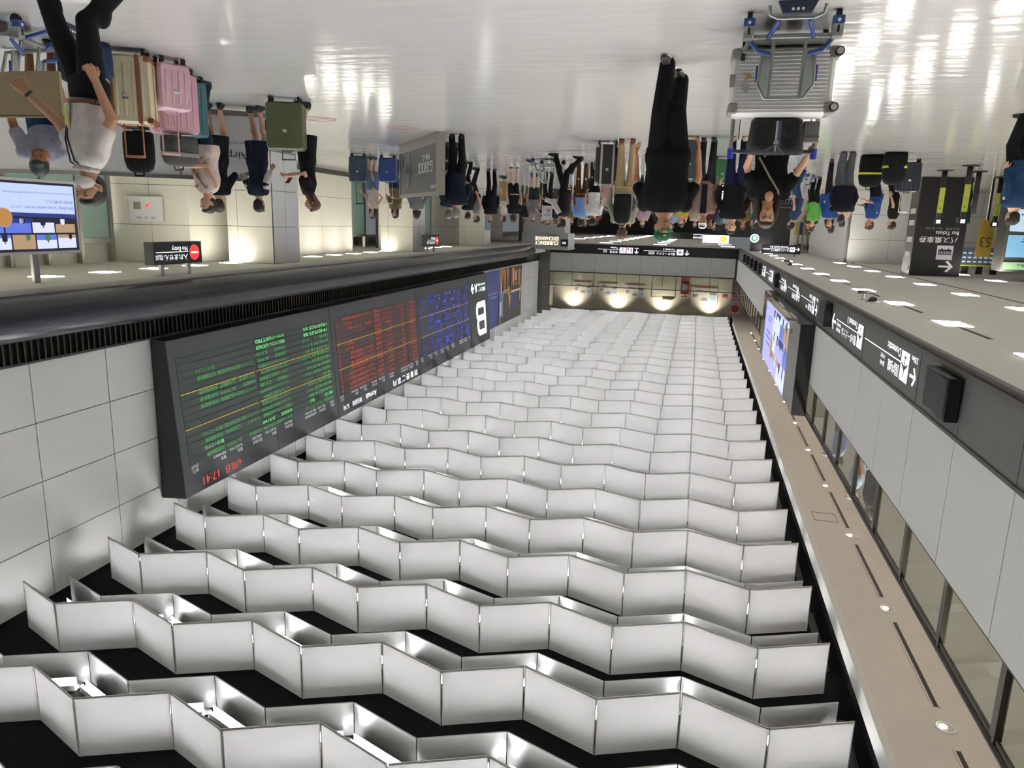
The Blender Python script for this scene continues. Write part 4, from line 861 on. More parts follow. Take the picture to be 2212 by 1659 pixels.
def finish_people():
    """grow one continuous surface per body and garment (voxel union, then relaxed)"""
    tmp = bpy.data.scenes.new('surface_pass'); jobs = []
    for root, parts, hnd, sm in PEOPLE:
        for nm, (mb, vox, m) in parts.items():
            me = bpy.data.meshes.new(nm); me.from_pydata(mb.v, [], mb.f); me.update()
            o = bpy.data.objects.new(nm, me); tmp.collection.objects.link(o)
            r = o.modifiers.new('r', 'REMESH'); r.mode = 'VOXEL'; r.voxel_size = vox; r.use_smooth_shade = True
            q = o.modifiers.new('q', 'SMOOTH'); q.factor = .5; q.iterations = 3 if nm != 'hair' else 2
            jobs.append((o, root, nm, m, hnd if nm == 'body' else None))
    vl = tmp.view_layers[0]; vl.update(); dg = vl.depsgraph
    for o, root, nm, m, hnd in jobs:
        me = bpy.data.meshes.new_from_object(o.evaluated_get(dg)); me.materials.clear(); me.materials.append(m)
        if hnd and hnd.v:
            bm = bmesh.new(); bm.from_mesh(me); vs_ = [bm.verts.new(p) for p in hnd.v]
            for f in hnd.f:
                try: fc = bm.faces.new([vs_[i] for i in f]); fc.smooth = True
                except ValueError: pass
            bm.to_mesh(me); bm.free()
        me.name = nm; link(nm, me, root)
    for o, *_ in jobs: bpy.data.meshes.remove(o.data)
    bpy.data.scenes.remove(tmp)
# ------------------------------------------------------------------ luggage
def lugm(c, r=.35): return mat('shell_'+c, c, r, noise=.04, nscale=5)
rub = mat('rubber', '161617', .7)
def suitcase(label, x, y, face, w, h, d, col, handle=0, trim=None, ribs=4, hcol='b8b8b4', z0=0, hub='c9b9a2', dark_rim=None, lay=None, name='suitcase'):
    t = thing(name, label, 'suitcase', (x, y, z0), -math.radians(face))
    wr = .055; m = lugm(col)
    for sd in (-1, 1): MB().rbox(-w/2, w/2, sd*.004 if sd > 0 else -d/2, d/2 if sd > 0 else -.004, wr+.015, h, .06, axis='y').build('shell', m, t)
    MB().rbox(-w/2-.003, w/2+.003, -.012, .012, wr+.012, h+.003, .062, axis='y').build('zip_band', lugm(dark_rim or trim or col), t)
    for k in range(ribs):
        xx = -w/2+w*(k+1)/(ribs+1)
        for sd in (-1, 1): MB().rbox(xx-.012, xx+.012, sd*d/2-.006, sd*d/2+.006, wr+.09, h-.07, .01).build('rib', m, t)
    if trim:
        tm = lugm(trim, .5)
        for sx in (-.26, .26): MB().rbox(sx*w-.022, sx*w+.022, -d/2-.009, d/2+.009, wr+.008, h+.009, .06, axis='y').build('strap', tm, t)
        for sx in (-1, 1):
            for sz in (wr+.02, h-.06): MB().rbox(sx*w/2-.05*(sx > 0)-.006, sx*w/2+.05*(sx < 0)+.006, -d/2-.007, d/2+.007, sz, sz+.06, .02, axis='y').build('corner_guard', tm, t)
    MB().tube([(w/2, 0, h*.42), (w/2+.03, 0, h*.44), (w/2+.03, 0, h*.62), (w/2, 0, h*.64)], .011, 8).build('side_handle', lugm(trim or col, .5), t)
    MB().tube([(-.07, 0, h-.004), (-.06, 0, h+.022), (.06, 0, h+.022), (.07, 0, h-.004)], .01, 8).build('top_handle', lugm(trim or col, .5), t)
    MB().rbox(-.03, .03, -d/2-.012, -d/2+.002, h*.62, h*.68, .006).build('latch', chrome, t)
    for sx in (-1, 1):
        for sy in (-1, 1):
            wh = MB().tube([(sx*(w/2-.06)-.016, sy*(d/2-.05), wr/2), (sx*(w/2-.06)+.016, sy*(d/2-.05), wr/2)], wr/2, 14).build('wheel', rub, t)
            MB().tube([(sx*(w/2-.06)-.02, sy*(d/2-.05), wr/2), (sx*(w/2-.06)+.02, sy*(d/2-.05), wr/2)], wr/4, 10).build('hub', mat('hub_'+hub, hub, .4), wh)
            MB().rbox(sx*(w/2-.06)-.022, sx*(w/2-.06)+.022, sy*(d/2-.05)-.02, sy*(d/2-.05)+.02, wr*.6, wr+.03, .01).build('wheel_fork', rub, t)
    if handle:
        hm = mat('handle_'+hcol, hcol, .3, .7); yy = d/2-.05
        MB().tube([(-.09, yy, h-.02), (-.09, yy, h+handle), (.09, yy, h+handle), (.09, yy, h-.02)], .009, 8).build('pull_handle', hm, t); MB().rbox(-.1, .1, yy-.014, yy+.014, h+handle-.012, h+handle+.014, .01).build('grip', hm, t)
    return t
suitcase('cream suitcase with brown leather trim behind the man in the white polo', 5.94, 7.02, 28, .50, .74, .30, 'cfc4a6', .32, trim='7a4526', ribs=5, hcol='b07a55', hub='8a5a3c')
suitcase('small pink cabin suitcase with long handle in front of the pink one', 5.75, 7.44, 66, .36, .55, .24, 'd3aeba', .45, ribs=4, hcol='c9a69c')
suitcase('large pink suitcase with extended handle carrying a grey striped bag', 6.07, 7.88, 70, .48, .74, .30, 'cfa4b0', .3, ribs=5, hcol='c9a69c')
suitcase('dark teal patterned suitcase beside the large pink one', 6.22, 8.34, 80, .42, .72, .26, '2f5a60', 0, ribs=3)
suitcase('dark suitcase under the black backpack behind the cream suitcase', 7.0, 8.4, 30, .42, .62, .28, '23262c', 0)
suitcase('olive green suitcase in front of the woman with long hair', 5.87, 10.03, 20, .52, .72, .30, '4c5636', .12, ribs=0, dark_rim='3d462c', hub='d8d8d4', hcol='8a8f70')
suitcase('navy blue suitcase with stickers pulled by the woman in a denim skirt', 8.78, 18.5, 12, .44, .72, .27, '27364a', .55, ribs=0, hcol='202226')
suitcase('bright blue suitcase beside the black advertising display', 8.16, 19.0, 12, .46, .68, .28, '1d3c78', .55, ribs=0, hcol='c9c9c9')
suitcase('tall black suitcase with silver straps beside the man in beige trousers', 1.93, 15.6, 10, .46, .86, .34, '202123', .3, trim='b4b4b0', ribs=2)
suitcase('dark grey suitcase behind the man with the green cap', .28, 14.75, 0, .36, .78, .3, '33363a', .2)
suitcase('green hard suitcase standing behind the man in the brown jacket', -.42, 18.8, 0, .4, .62, .3, '2d6a3c', .2, ribs=3)
suitcase('pink suitcase by the woman in a pink blouse', -3.55, 21.5, 0, .34, .7, .28, 'b98a90', .3)
suitcase('dark navy suitcase with silver handle in front of the bus ticket pillar', -4.55, 19.2, 0, .46, .72, .3, '1b2030', .45, hcol='c9c9c9')
def soft_bag(name, label, x, y, z, face, w, h, d, col, cat='backpack', stripe=None, straps=True, z_stripe=.55):
    t = thing(name, label, cat, (x, y, z), -math.radians(face)); m = cloth(col)
    mb = MB(); mb.loft([ring(Vector((0, 0, zz*h)), XA, YA, rx*w/2, ry*d/2, 18, 3.2) for zz, rx, ry in ((0, .86, .8), (.04, .97, .95), (.35, 1, 1), (.7, .98, .95), (.9, .85, .8), (.98, .6, .5), (1, .3, .25))]); mb.build('main_body', m, t)
    mb = MB(); mb.loft([ring(Vector((0, -d*.5, zz*h)), XA, YA, rx*w/2, d*.16, 14, 3) for zz, rx in ((.1, .5), (.14, .72), (.4, .74), (.5, .6))]); mb.build('front_pocket', m, t)
    MB().tube([(-.06, d*.2, h*.97), (-.05, d*.2, h+.04), (.05, d*.2, h+.04), (.06, d*.2, h*.97)], .011, 8).build('carry_loop', m, t)
    if straps:
        for sx in (-1, 1): MB().tube([(sx*w*.25, d*.45, h*.93), (sx*w*.28, d*.72, h*.7), (sx*w*.3, d*.7, h*.35), (sx*w*.34, d*.42, h*.06)], .02, 8, flat=.4).build('shoulder_strap', m, t)
    if stripe: MB().loft([ring(Vector((0, 0, h*z_stripe+zz)), XA, YA, w/2*1.015, d/2*1.03, 24, 3.2) for zz in (0, .045)]).build('stripe', mat('stripe_'+stripe, stripe, .5), t)
    return t
soft_bag('backpack', 'black backpack resting on the dark suitcase behind the cream one', 7.0, 8.38, .655, 200, .36, .5, .24, '17181c')
soft_bag('holdall_bag', 'grey striped soft bag lying on the large pink suitcase', 5.99, 7.84, .77, 70, .44, .34, .2, '4a4a48', 'bag', stripe='8a8a86', straps=False)
soft_bag('backpack', 'large black bag with yellow stripe standing on the floor by the man in blue', -3.55, 18.2, 0, 0, .5, .68, .3, '131416', stripe='b9c22a')
soft_bag('backpack', 'large black bag with yellow stripe nearest the bus ticket pillar', -3.88, 17.6, 0, 0, .46, .66, .3, '16181a', stripe='b9c22a', z_stripe=.42)

# ------------------------------------------------------------------ luggage cart in the foreground with its load
alu = mat('cart_alu', '9ea19d', .35, .75); bluep = mat('cart_blue', '27407e', .4); dkp = mat('cart_navy', '1c2642', .4); wht = mat('cart_white', 'e6e6e2', .5)
def luggage_cart(label, x, y, face, full=True):
    """local frame: +y is the pushing side, -y the nose; origin on the floor under the nose wheels"""
    t = thing('luggage_cart', label, 'luggage cart', (x, y, 0), -math.radians(face))
    for sx in (-1, 1):
        c = MB().rbox(sx*.325-.04, sx*.325+.04, -.045, .06, .07, .2, .015).build('caster_housing', alu, t)
        MB().rbox(sx*.325-.043, sx*.325+.043, -.05, .02, .05, .11, .012).build('blue_cap', bluep, c); MB().disc((sx*.325, -.052, .085), .013, 12, axis=(0, 1, 0), h=.004).build('cap_dot', wht, c); MB().box(sx*.325-.008, sx*.325+.008, -.05, -.044, .12, .17).build('slot', rub, c)
        MB().tube([(sx*.325-.018, 0, .045), (sx*.325+.018, 0, .045)], .045, 16).build('wheel', rub, t)
        MB().tube([(sx*.3, .62, .06), (sx*.34, .62, .06)], .06, 16).build('wheel', rub, t)
        MB().tube([(sx*.32, .01, .15), (sx*.3, .08, .2), (sx*.24, .06, .27), (sx*.14, .1, .29)], .018, 8).build('nose_arm', bluep, t)
        MB().tube([(sx*.11, -.12, .09), (sx*.17, .1, .17)], .018, 8).build('nose_leg', bluep, t)
        MB().tube([(sx*.12, .12, .14), (sx*.12, .22, .6)], .014, 8).build('front_tube', alu, t)
        MB().tube([(sx*.2, .15, .27), (sx*.215, .18, .5), (sx*.15, .22, .6), (sx*.12, .22, .6)], .014, 8).build('guard_tube', alu, t)
        MB().prism([(sx*.13, .28), (sx*.2, .28), (sx*.205, .5), (sx*.145, .585), (sx*.13, .585)], .16, .168, 'y').build('guard_plate', mat('guard_grey', '8f9895', .4), t)
        MB().tube([(sx*.228, .17, .36), (sx*.228, .18, .48)], .008, 6).build('guard_edge', mat('cart_edge_blue', '2a2f8a', .4), t)
        MB().tube([(sx*.3, .1, .16), (sx*.34, .62, .18), (sx*.36, .78, .6), (sx*.36, .86, .96)], .018, 10).build('side_tube', alu, t)
        MB().tube([(sx*.36, .86, .93), (sx*.36, .88, 1.02)], .028, 10).build('grip', mat('grip_blue', '2334a8', .35), t)
    MB().tube([(-.3, .1, .16), (.3, .1, .16)], .018, 10).tube([(-.12, .22, .6), (.12, .22, .6)], .014, 8).build('cross_bar', alu, t)
    MB().tube([(-.2, -.25, .02), (-.19, -.23, .08), (-.13, -.2, .1), (.13, -.2, .1), (.19, -.23, .08), (.2, -.25, .02)], .013, 8).build('bumper_loop', alu, t)
    pl = MB().prism([(-.15, -.02), (.15, -.02), (.1, .085), (-.1, .085)], -.29, -.24, 'y').build('bumper_plate', dkp, t)
    for k in (-.035, 0, .035): MB().disc((k, -.292, .06), .011, 10, axis=(0, 1, 0), h=.004).build('plate_dot', wht, pl)
    MB().box(-.3, .3, .1, .66, .14, .155).build('deck', alu, t)
    MB().tube([(-.36, .86, .96), (.36, .86, .96)], .018, 10).build('handle_bar', mat('cart_dark', '3a3b3e', .5), t)
    bk = MB()
    for k in range(7): bk.tube([(-.3+.1*k, .74, .62), (-.3+.1*k, .82, .86)], .005, 6)
    bk.tube([(-.34, .74, .62), (.34, .74, .62)], .008, 6).build('basket_wires', chrome, t)
    return t
luggage_cart('silver and blue luggage cart pushed towards the camera in the foreground', -.58, 6.5, 0)
rs = mat('ribbed_silver', 'e4e4e2', .3, 0)
t = thing('suitcase', 'silver ribbed suitcase lying across the foreground cart', 'suitcase', (-.57, 6.9, .16))
MB().rbox(-.41, .41, 0, .26, 0, .55, .075, axis='y').build('shell', rs, t)
rb = MB().rbox(-.36, .36, -.008, .004, -.006, .006, .006, axis='x').build('rib', rs, t); rb.location = (0, 0, .05)
for k in range(1, 16): o = link('rib', rb.data, t); o.location = (0, 0, .05+.03*k)
for sz in (.06, .49):
    MB().rbox(-.44, -.35, -.012, .27, sz-.05, sz+.05, .03, axis='y').build('wheel_guard', mat('guard_dark', '85867f', .4), t)
    wh = MB().tube([(-.425, -.005, sz), (-.425, -.045, sz)], .036, 18).build('wheel', rub, t); MB().disc((-.425, -.047, sz), .026, 16, axis=(0, 1, 0), h=.004).build('hub', mat('hub_pale', 'bfbdb6', .4), wh)
    for a in range(7): MB().disc((-.425+.017*math.cos(a*.9), -.05, sz+.017*math.sin(a*.9)), .0035, 6, axis=(0, 1, 0), h=.003).build('hub_hole', rub, wh) if a < 0 else None
    MB().rbox(.33, .42, -.01, .27, sz-.045, sz+.045, .03, axis='y').build('corner_guard', mat('guard_dark', '85867f', .4), t)
MB().rbox(.375, .42, -.014, .02, .22, .32, .008).build('latch', mat('guard_dark', '85867f', .4), t)
MB().prism([(.27, .37), (.31, .35), (.33, .3), (.28, .27), (.26, .31)], -.0105, -.0095, 'y').build('sticker', mat('sticker_grey', 'a4a4a2', .5), t)
MB().prism([(.24, .24), (.3, .27), (.29, .24), (.31, .2), (.26, .22)], -.0105, -.0095, 'y').build('sticker', mat('sticker_gold', 'b08b4a', .5), t)
MB().prism([(.31, .12), (.345, .11), (.335, .065), (.345, .05), (.31, .06)], -.0105, -.0095, 'y').build('sticker', mat('sticker_black', '2a2624', .5), t)
wv = mat('woven_black', '2b2c2e', .7, bump=.6, bscale=90)
t = thing('tote_bag', 'black woven tote bag with blue and white stripe on the silver suitcase', 'bag', (-.58, 7.02, .72))
mb = MB(); mb.loft([ring(Vector((0, .08, z)), XA, YA, rx, ry, 20, 4) for z, rx, ry in ((0, .2, .085), (.02, .215, .1), (.15, .228, .105), (.28, .24, .1), (.285, .23, .09), (.27, .22, .085))]); mb.build('bag_body', wv, t)
nd = MB().rbox(-.008, .008, -.008, .008, -.006, .006, .004).build('weave_knot', mat('weave_dark', '1c1d1f', .6), t); nd.location = (-.19, -.017, .03)
for i in range(14):
    for k in range(9):
        if (i, k) != (0, 0) and not 5 <= i <= 7:
            o = link('weave_knot', nd.data, t); o.location = (-.19+.029*i+(.0145 if k % 2 else 0), -.019-.002*min(k, 5), .03+.028*k)
MB().box(-.035, -.005, -.026, -.01, .02, .27).build('stripe', mat('tote_blue', '3d4a6a', .6), t); MB().box(-.005, .01, -.027, -.01, .02, .27).build('stripe', mat('tote_pale', 'b9c0ae', .6), t)
MB().disc((.0, -.03, .2), .022, 18, axis=(0, 1, 0), h=.006).build('badge', chrome, t); MB().tube([(-.075, -.02, .26), (-.075, -.05, .3), (0, -.06, .22), (.075, -.05, .26), (.08, -.03, .32)], .01, 8, flat=.5).build('carry_strap', mat('strap_grey', '55575a', .6), t)
t = thing('small_box', 'grey canvas pouch tucked beside the woven tote on the cart', 'pouch', (-.87, 7.1, .73)); MB().rbox(-.065, .065, 0, .1, 0, .17, .012).build('pouch_body', mat('pouch_grey', '6a6a66', .8), t); MB().box(-.066, .066, -.004, 0, .12, .135).build('seam', mat('pouch_seam', '4e4e4b', .8), t)
# second cart behind and one in the far crowd
luggage_cart('white and blue luggage cart pushed by the man with white sleeves in the middle distance', 4.3, 19.9, -100)
luggage_cart('luggage cart with blue grips at the left of the far crowd', -2.9, 24.6, 10)
# cart with tan box at the near right
luggage_cart('luggage cart under a tan board beside the bending traveller', 5.95, 6.0, 100)
tb = thing('tan_box', 'flat tan board case standing on the cart beside the man in the white polo', 'case', (5.85, 5.62, .48), math.radians(-6)); MB().prism([(-.38, 0), (.1, 0), (.36, .05), (.3, .3), (.24, .36), (-.38, .36)], -.015, .015, 'y').build('panel', mat('tan_board', '8a7c5c', .75, noise=.05), tb); MB().tube([(-.36, 0, .37), (.24, 0, .37)], .012, 8).build('edge_piping', mat('tan_dark', '6c5f44', .7), tb)
tag(MB().ell((6.35, 6.35, .2), (.26, .2, .2), 0).build('duffel_bag', cloth('2d3b50')) if False else soft_bag('duffel_bag', 'dark navy duffel bag on the floor behind the tan board', 6.12, 6.66, 0, 40, .5, .42, .3, '2b3a52', 'bag', straps=False))

# ------------------------------------------------------------------ floor furniture
pt = [(11.4, 9.45), (9.13, 9.92), (8.1, 10.6), (6.95, 11.3)]
par = thing('white_partition', 'low white partition with steel frame and blue airport lettering behind the travellers', 'partition', (0, 0, 0))
for a, b_ in zip(pt[:-1], pt[1:]):
    a, b_ = Vector((*a, 0)), Vector((*b_, 0)); d = (b_-a); L_ = d.length; d.normalize(); m_ = Matrix((d, Vector((-d.y, d.x, 0)), ZA)).transposed().to_4x4(); m_.translation = a
    MB().box(.02, L_-.02, -.02, .02, .1, 1.05).build('panel', mat('partition_white', 'cfd0d0', .5), par, m_); MB().box(0, L_, -.03, .03, 1.05, 1.11).box(0, L_, -.03, .03, .02, .1).box(-.02, .02, -.03, .03, 0, 1.1).build('steel_frame', steel, par, m_)
rgt = (Vector((6.95, 11.3, 0))-Vector((8.1, 10.6, 0))).normalized()
lettering('lettering', [('Airport', .3, .62, .62, .15), ('open to the World', .3, .48, .6, .06)], mat('ink_navy', '28335a', .5), par, basis((1.15, -.7, 0), ZA, Vector((6.95, 11.3, 0))+Vector((-.016, -.027, 0))))
gd = Vector((6.8-4.95, 16.47-13.87, 0)); gL = gd.length; gd.normalize()
gs = thing('advert_display', 'black advertising display stand with white G-SHOCK lettering in a steel frame', 'display stand', (4.95, 13.87, 0))
gm = basis(gd, ZA, (0, 0, 0))          # x runs right along the face, z out of it towards the hall
MB().box(0, gL, 0, 1.16, -.16, -.03).build('body', steel, gs, gm); MB().box(0, gL, 0, .2, -.03, 0).box(0, gL, 1.1, 1.16, -.03, 0).box(0, .07, .2, 1.1, -.03, 0).box(gL-.06, gL, .2, 1.1, -.03, 0).build('frame', steel, gs, gm)
MB().box(.07, gL-.06, .2, 1.1, -.03, -.012).build('poster', mat('ad_dark', '3c3d42', .3, noise=.15, nscale=1.2), gs, gm)
lettering('lettering', [('G-SHOCK', .36, .5, 1.15, .22, 0, .012), ('MR-G', .58, .36, .55, .11, 0, .008), ('CASIO', .12, .97, .36, .07, 0, .006)], mat('ad_white', 'd8d8d6', .5), gs, gm @ Matrix.Translation((0, 0, -.008)))
wm = MB(); wm.tube([(2.3, .25, 0), (2.35, .5, 0), (2.4, .95, 0)], [.12, .17, .12], 10, flat=.06).disc((2.36, .66, .0), .25, 24, 0, h=.004).build('watch_picture', mat('ad_watch', '5b5c60', .25, .4), gs, gm @ Matrix.Translation((0, 0, -.008)))
wd = MB(); wd.disc((2.36, .66, .006), .17, 24, h=.003).box(2.9, 2.94, .3, .55, .001, .003).box(2.78, 2.81, .28, .5, .001, .003).build('watch_dial', mat('ad_dial', '2a2b2f', .2), gs, gm @ Matrix.Translation((0, 0, -.004)))
for i, (x, y) in enumerate(((5.46, 13.37), (6.5, 12.17))):
    mb = MB(); rg = [[(r*math.cos(2*PI*k/32), r*math.sin(2*PI*k/32), z) for k in range(32)] for r, z in ((.3, .001), (.3, .003), (.25, .003), (.25, .001))]
    t = thing('floor_marker', '%s red ring marker stuck on the floor near the advertising display' % ('nearer' if i == 0 else 'fainter'), 'floor marker', (x, y, 0)); mb.loft(rg, 0, False, None, False).build('ring', mat('marker_red', 'a8505a', .4), t); MB().box(-.2, .2, -.02, .02, .001, .003).build('bar', mat('marker_red', 'a8505a', .4), t)
# stanchions, ticket pillar, kiosks on the left
def stanchion(x, y, label, plate=True, h=1.25):
    t = thing('stanchion', label, 'barrier post', (x, y, 0)); MB().disc((0, 0, .012), .19, 24, h=.024).build('base', rub, t); MB().rbox(-.065, .065, -.02, .02, .02, h, .012).build('post', mat('post_black', '17181a', .5), t)
    if plate:
        p = MB().box(-.066, .066, -.026, -.02, .45, 1.1).build('yellow_plate', mat('plate_yellow', 'a5ad3e', .5), t); lettering('lettering', [('T2', -.04, .95, .08, .05), ('のりば', -.05, .75, .1, .06)], mat('ink_green', '3c421c', .6), p, basis((1, 0, 0), ZA, (0, -.028, 0)))
        MB().box(-.1, .1, -.03, .01, h, h+.15).build('head_sign', mat('post_black', '17181a', .5), t); MB().box(-.05, .05, -.034, -.03, h+.03, h+.12).build('pictogram', pal, t)
stanchion(-6.15, 22.3, 'thin black barrier post with narrow yellow strip in front of the ticket pillar'); stanchion(-6.25, 20.7, 'black barrier post with broad yellow plate, nearest the camera'); stanchion(-7.05, 22.6, 'bare black barrier post behind the yellow plate post', False, 1.1); stanchion(-8.3, 24.7, 'black double barrier post beside the blue screen kiosk')
bp_ = thing('bus_ticket_pillar', 'tall black bus ticket pillar with bus pictogram and arrow reaching the soffit', 'sign pillar', (-7.0, 25.0, 0))
MB().box(-.68, .68, 0, .9, 0, ZS-.01).build('body', mat('pillar_black', '0d0d10', .4), bp_); MB().box(.68, .7, .02, .88, .02, 2.88).build('side_panel', mat('pillar_side', '55524f', .25, .5), bp_)
for z in (.9, 1.25, 1.75, 2.2, 2.6): MB().box(.7, .715, .15, .7, z, z+.16).build('leaflet_holder', mat('leaflet', 'a9a9a6', .5), bp_)
mb = MB(); arrow(mb, -.28, 2.6, .2, PI); mb.add([(a, b, 0) for a, b in rc(-.42, .02, 1.98, 2.4)], [(0, 1, 2, 3)], 1)
mb.box(-.37, -.03, 2.1, 2.16, .001, .003, 2).box(-.37, -.03, 2.22, 2.25, .001, .003, 2).box(-.38, -.36, 2.1, 2.25, .001, .003, 2).box(-.04, -.02, 2.1, 2.25, .001, .003, 2).disc((-.29, 2.1, .002), .035, 12, 2, h=.003).disc((-.11, 2.1, .002), .035, 12, 2, h=.003)
for k in range(4): mb.box(-.33+.075*k, -.28+.075*k, 2.17, 2.21, .001, .003, 2)
put_text(mb, 'バス乗車券', -.5, 1.72, 1.05, .19); put_text(mb, 'Bus Tickets', -.5, 1.56, .62, .11); put_text(mb, '巴士车票', -.5, 1.45, .36, .07, 3); put_text(mb, '버스 승차권', -.05, 1.45, .45, .07, 3)
mb.build('lettering', [mat('pillar_white', 'c9c9cc', .5, emit='c9c9cc', es=.25), mat('pillar_picto', 'a9a6ae', .5, emit='a9a6ae', es=.2), mat('pillar_black', '0d0d10', .4), mat('pillar_grey', '8a8a88', .5)], bp_, basis((1, 0, 0), ZA, (0, -.004, 0)))
MB().box(-.52, -.38, -.03, 0, 1.15, 1.3).build('card_reader', mat('reader_grey', '6a6860', .3, .5), bp_)
# blue screen kiosk and flight monitor bank behind it
kk = thing('ticket_kiosk', 'grey ticket kiosk with two pale blue screens at the right edge of the left concourse', 'kiosk', (-8.75, 23.6, 0))
MB().rbox(-.5, .5, 0, .7, 0, 2.62, .04).build('body', mat('kiosk_grey', '4a4845', .5), kk); sb = mat('kiosk_blue', '6fa0bd', .3, emit='7fb4d6', es=.55); sp = mat('kiosk_pale', 'a9c4d6', .3, emit='b9d2e4', es=.5)
MB().rbox(-.42, .42, -.02, .01, 1.62, 2.22, .03, axis='y').build('upper_screen', sb, kk); MB().rbox(-.42, .42, -.02, .01, .92, 1.52, .03, axis='y').build('lower_screen', sp, kk)
MB().box(-.3, .05, -.026, -.02, 1.7, 1.74).box(-.3, .1, -.026, -.02, 1.78, 1.81).box(-.25, .2, -.026, -.02, 1.05, 1.08).box(-.25, .1, -.026, -.02, .99, 1.02).build('screen_text', mat('kiosk_ink', '4a6d86', .4), kk); MB().disc((-.32, -.026, 1.0), .06, 16, axis=(0, 1, 0), h=.006).build('logo_disc', mat('kiosk_logo', '2a4a9a', .4), kk)
MB().box(-.45, .45, -.02, 0, 2.36, 2.56).build('header', mat('kiosk_green', '8fb08a', .4, emit='a8d6a0', es=.35), kk); lettering('lettering', [('バス Bus', -.4, 2.4, .5, .1)], mat('kiosk_dark', '20261e', .5), kk, basis((1, 0, 0), ZA, (0, -.024, 0)))
mb_ = thing('monitor_bank', 'dark departure monitor with yellow rail hanging behind the ticket pillar', 'monitor', (-8.6, 27.4, 2.05))
MB().rbox(-1.0, .6, 0, .12, 0, .55, .02).build('screen', mat('monitor_dark', '3b4450', .3, emit='39424e', es=.25), mb_); MB().box(-1.0, .6, -.02, .12, .55, .6).build('rail', mat('rail_yellow', '9aa33c', .5), mb_)
for k in range(4): MB().box(-.9+.42*k, -.72+.42*k, 0, .1, .6, .85).build('hanger', rub, mb_)
mb = MB()
for r in range(3):
    for k in range(9): mb.box(-.9+.16*k, -.9+.16*k+.1, .15+.14*r, .2+.14*r, 0, .002)
mb.build('text_rows', mat('monitor_text', '9aa4ae', .5, emit='9aa4ae', es=.3), mb_, basis((1, 0, 0), ZA, (0, -.004, 0)))
t = thing('gate_sign', 'yellow bus stop number sign 53 beside the kiosk', 'sign', (-8.35, 25.6, 0)); MB().tube([(-.08, .04, 0), (-.08, .04, 1.2)], .03, 8).build('post', rub, t); MB().box(-.28, .12, 0, .08, 1.2, 2.3).build('plate', mat('sign_yellow', 'b5983a', .5), t); lettering('lettering', [('53', -.24, 1.7, .3, .3)], mat('ink_brown', '4a3c14', .6), t, basis((1, 0, 0), ZA, (0, -.003, 0)))
# dark shop front and colour strips far left, round green-white shop emblem left plain
struct(MB().box(-8.0, -5.0, 45.02, 45.2, 0, ZS).build('wall_shop_side', white_panel))
struct(MB().box(-5.0, -2.9, 45.2, 45.5, 0, ZS).build('wall_shop', mat('shop_dark', '15181a', .5)))
t = thing('shop_emblem', 'round pale green lit emblem on the dark shop front', 'sign', (-3.1, 45.17, 2.16)); MB().disc((0, 0, 0), .25, 28, axis=(0, 1, 0), h=.05).build('disc', mat('emblem_pale', 'bcd8d2', .4, emit='cfeee6', es=.6), t); MB().disc((0, -.03, 0), .17, 24, axis=(0, 1, 0), h=.02).build('inner_disc', mat('emblem_green', '3c7a64', .4, emit='4c8a74', es=.4), t); MB().ell((0, -.045, -.02), (.1, .02, .12), 0).build('figure', mat('emblem_pale', 'bcd8d2', .4, emit='cfeee6', es=.6), t)
for i, c in enumerate(('b9a32e', '2c3a6a', '9a7a2a', '6a2a4a', '7a2a52')):
    tag(MB().box(-5.35-.25*i, -5.2-.25*i, 44.9, 45.0, 1.2, 2.7).box(-5.35-.25*i, -5.2-.25*i, 44.89, 44.9, 1.9, 2.4, 1).build('colour_banner', [mat('banner_'+c, c, .6), mat('banner_light_'+c, 'c9c9c4', .6)]), 'narrow upright %s banner on the far left wall' % ('yellow', 'navy', 'ochre', 'plum', 'wine red')[i], 'banner')
t = thing('hanging_sign', 'small yellow and white lit sign hanging in the far hall', 'sign', (-1.3, 61.5, 2.2)); MB().tube([(-.5, .1, .6), (-.5, .1, .7)], .02, 6).tube([(.5, .1, .6), (.5, .1, .7)], .02, 6).build('hanger', steel, t); MB().box(-1.0, 1.0, 0, .2, 0, .6).build('case', mat('far_sign', 'e8eef2', .5, emit='e8f0f6', es=.9), t); MB().disc((-.6, -.01, .3), .24, 20, axis=(0, 1, 0), h=.02).build('yellow_disc', mat('far_yellow', 'e0b020', .5, emit='e8b828', es=.8), t)
t = thing('hanging_sign', 'long black direction sign hanging in the far hall', 'sign', (2.0, 67.2, 2.1)); MB().tube([(-2, .1, .55), (-2, .1, .8)], .02, 6).tube([(.5, .1, .55), (.5, .1, .8)], .02, 6).build('hanger', steel, t); MB().box(-3, 1.0, 0, .2, 0, .55).build('case', blk, t); mb = MB(); arrow(mb, -2.7, .28, .15, PI); put_text(mb, '国内線', -2.3, .3, .8, .2); put_text(mb, 'Domestic', -2.3, .08, .8, .15); mb.build('lettering', WHT, t, basis((1, 0, 0), ZA, (0, -.004, 0)))

# ------------------------------------------------------------------ the people themselves
def strap(I, side, col, name='strap'):
    """a flat band from one shoulder across the chest"""
    V, U = I['V'], I['U']; pts = [U(V(side*.1, .02, 1.43)), U(V(side*.08, .115, 1.34)), U(V(-side*.02, .155, 1.2)), U(V(-side*.13, .13, 1.02))]
    MB().tube(pts, .011*I['s'], 6, flat=.35).build(name, cloth(col), I['root'])
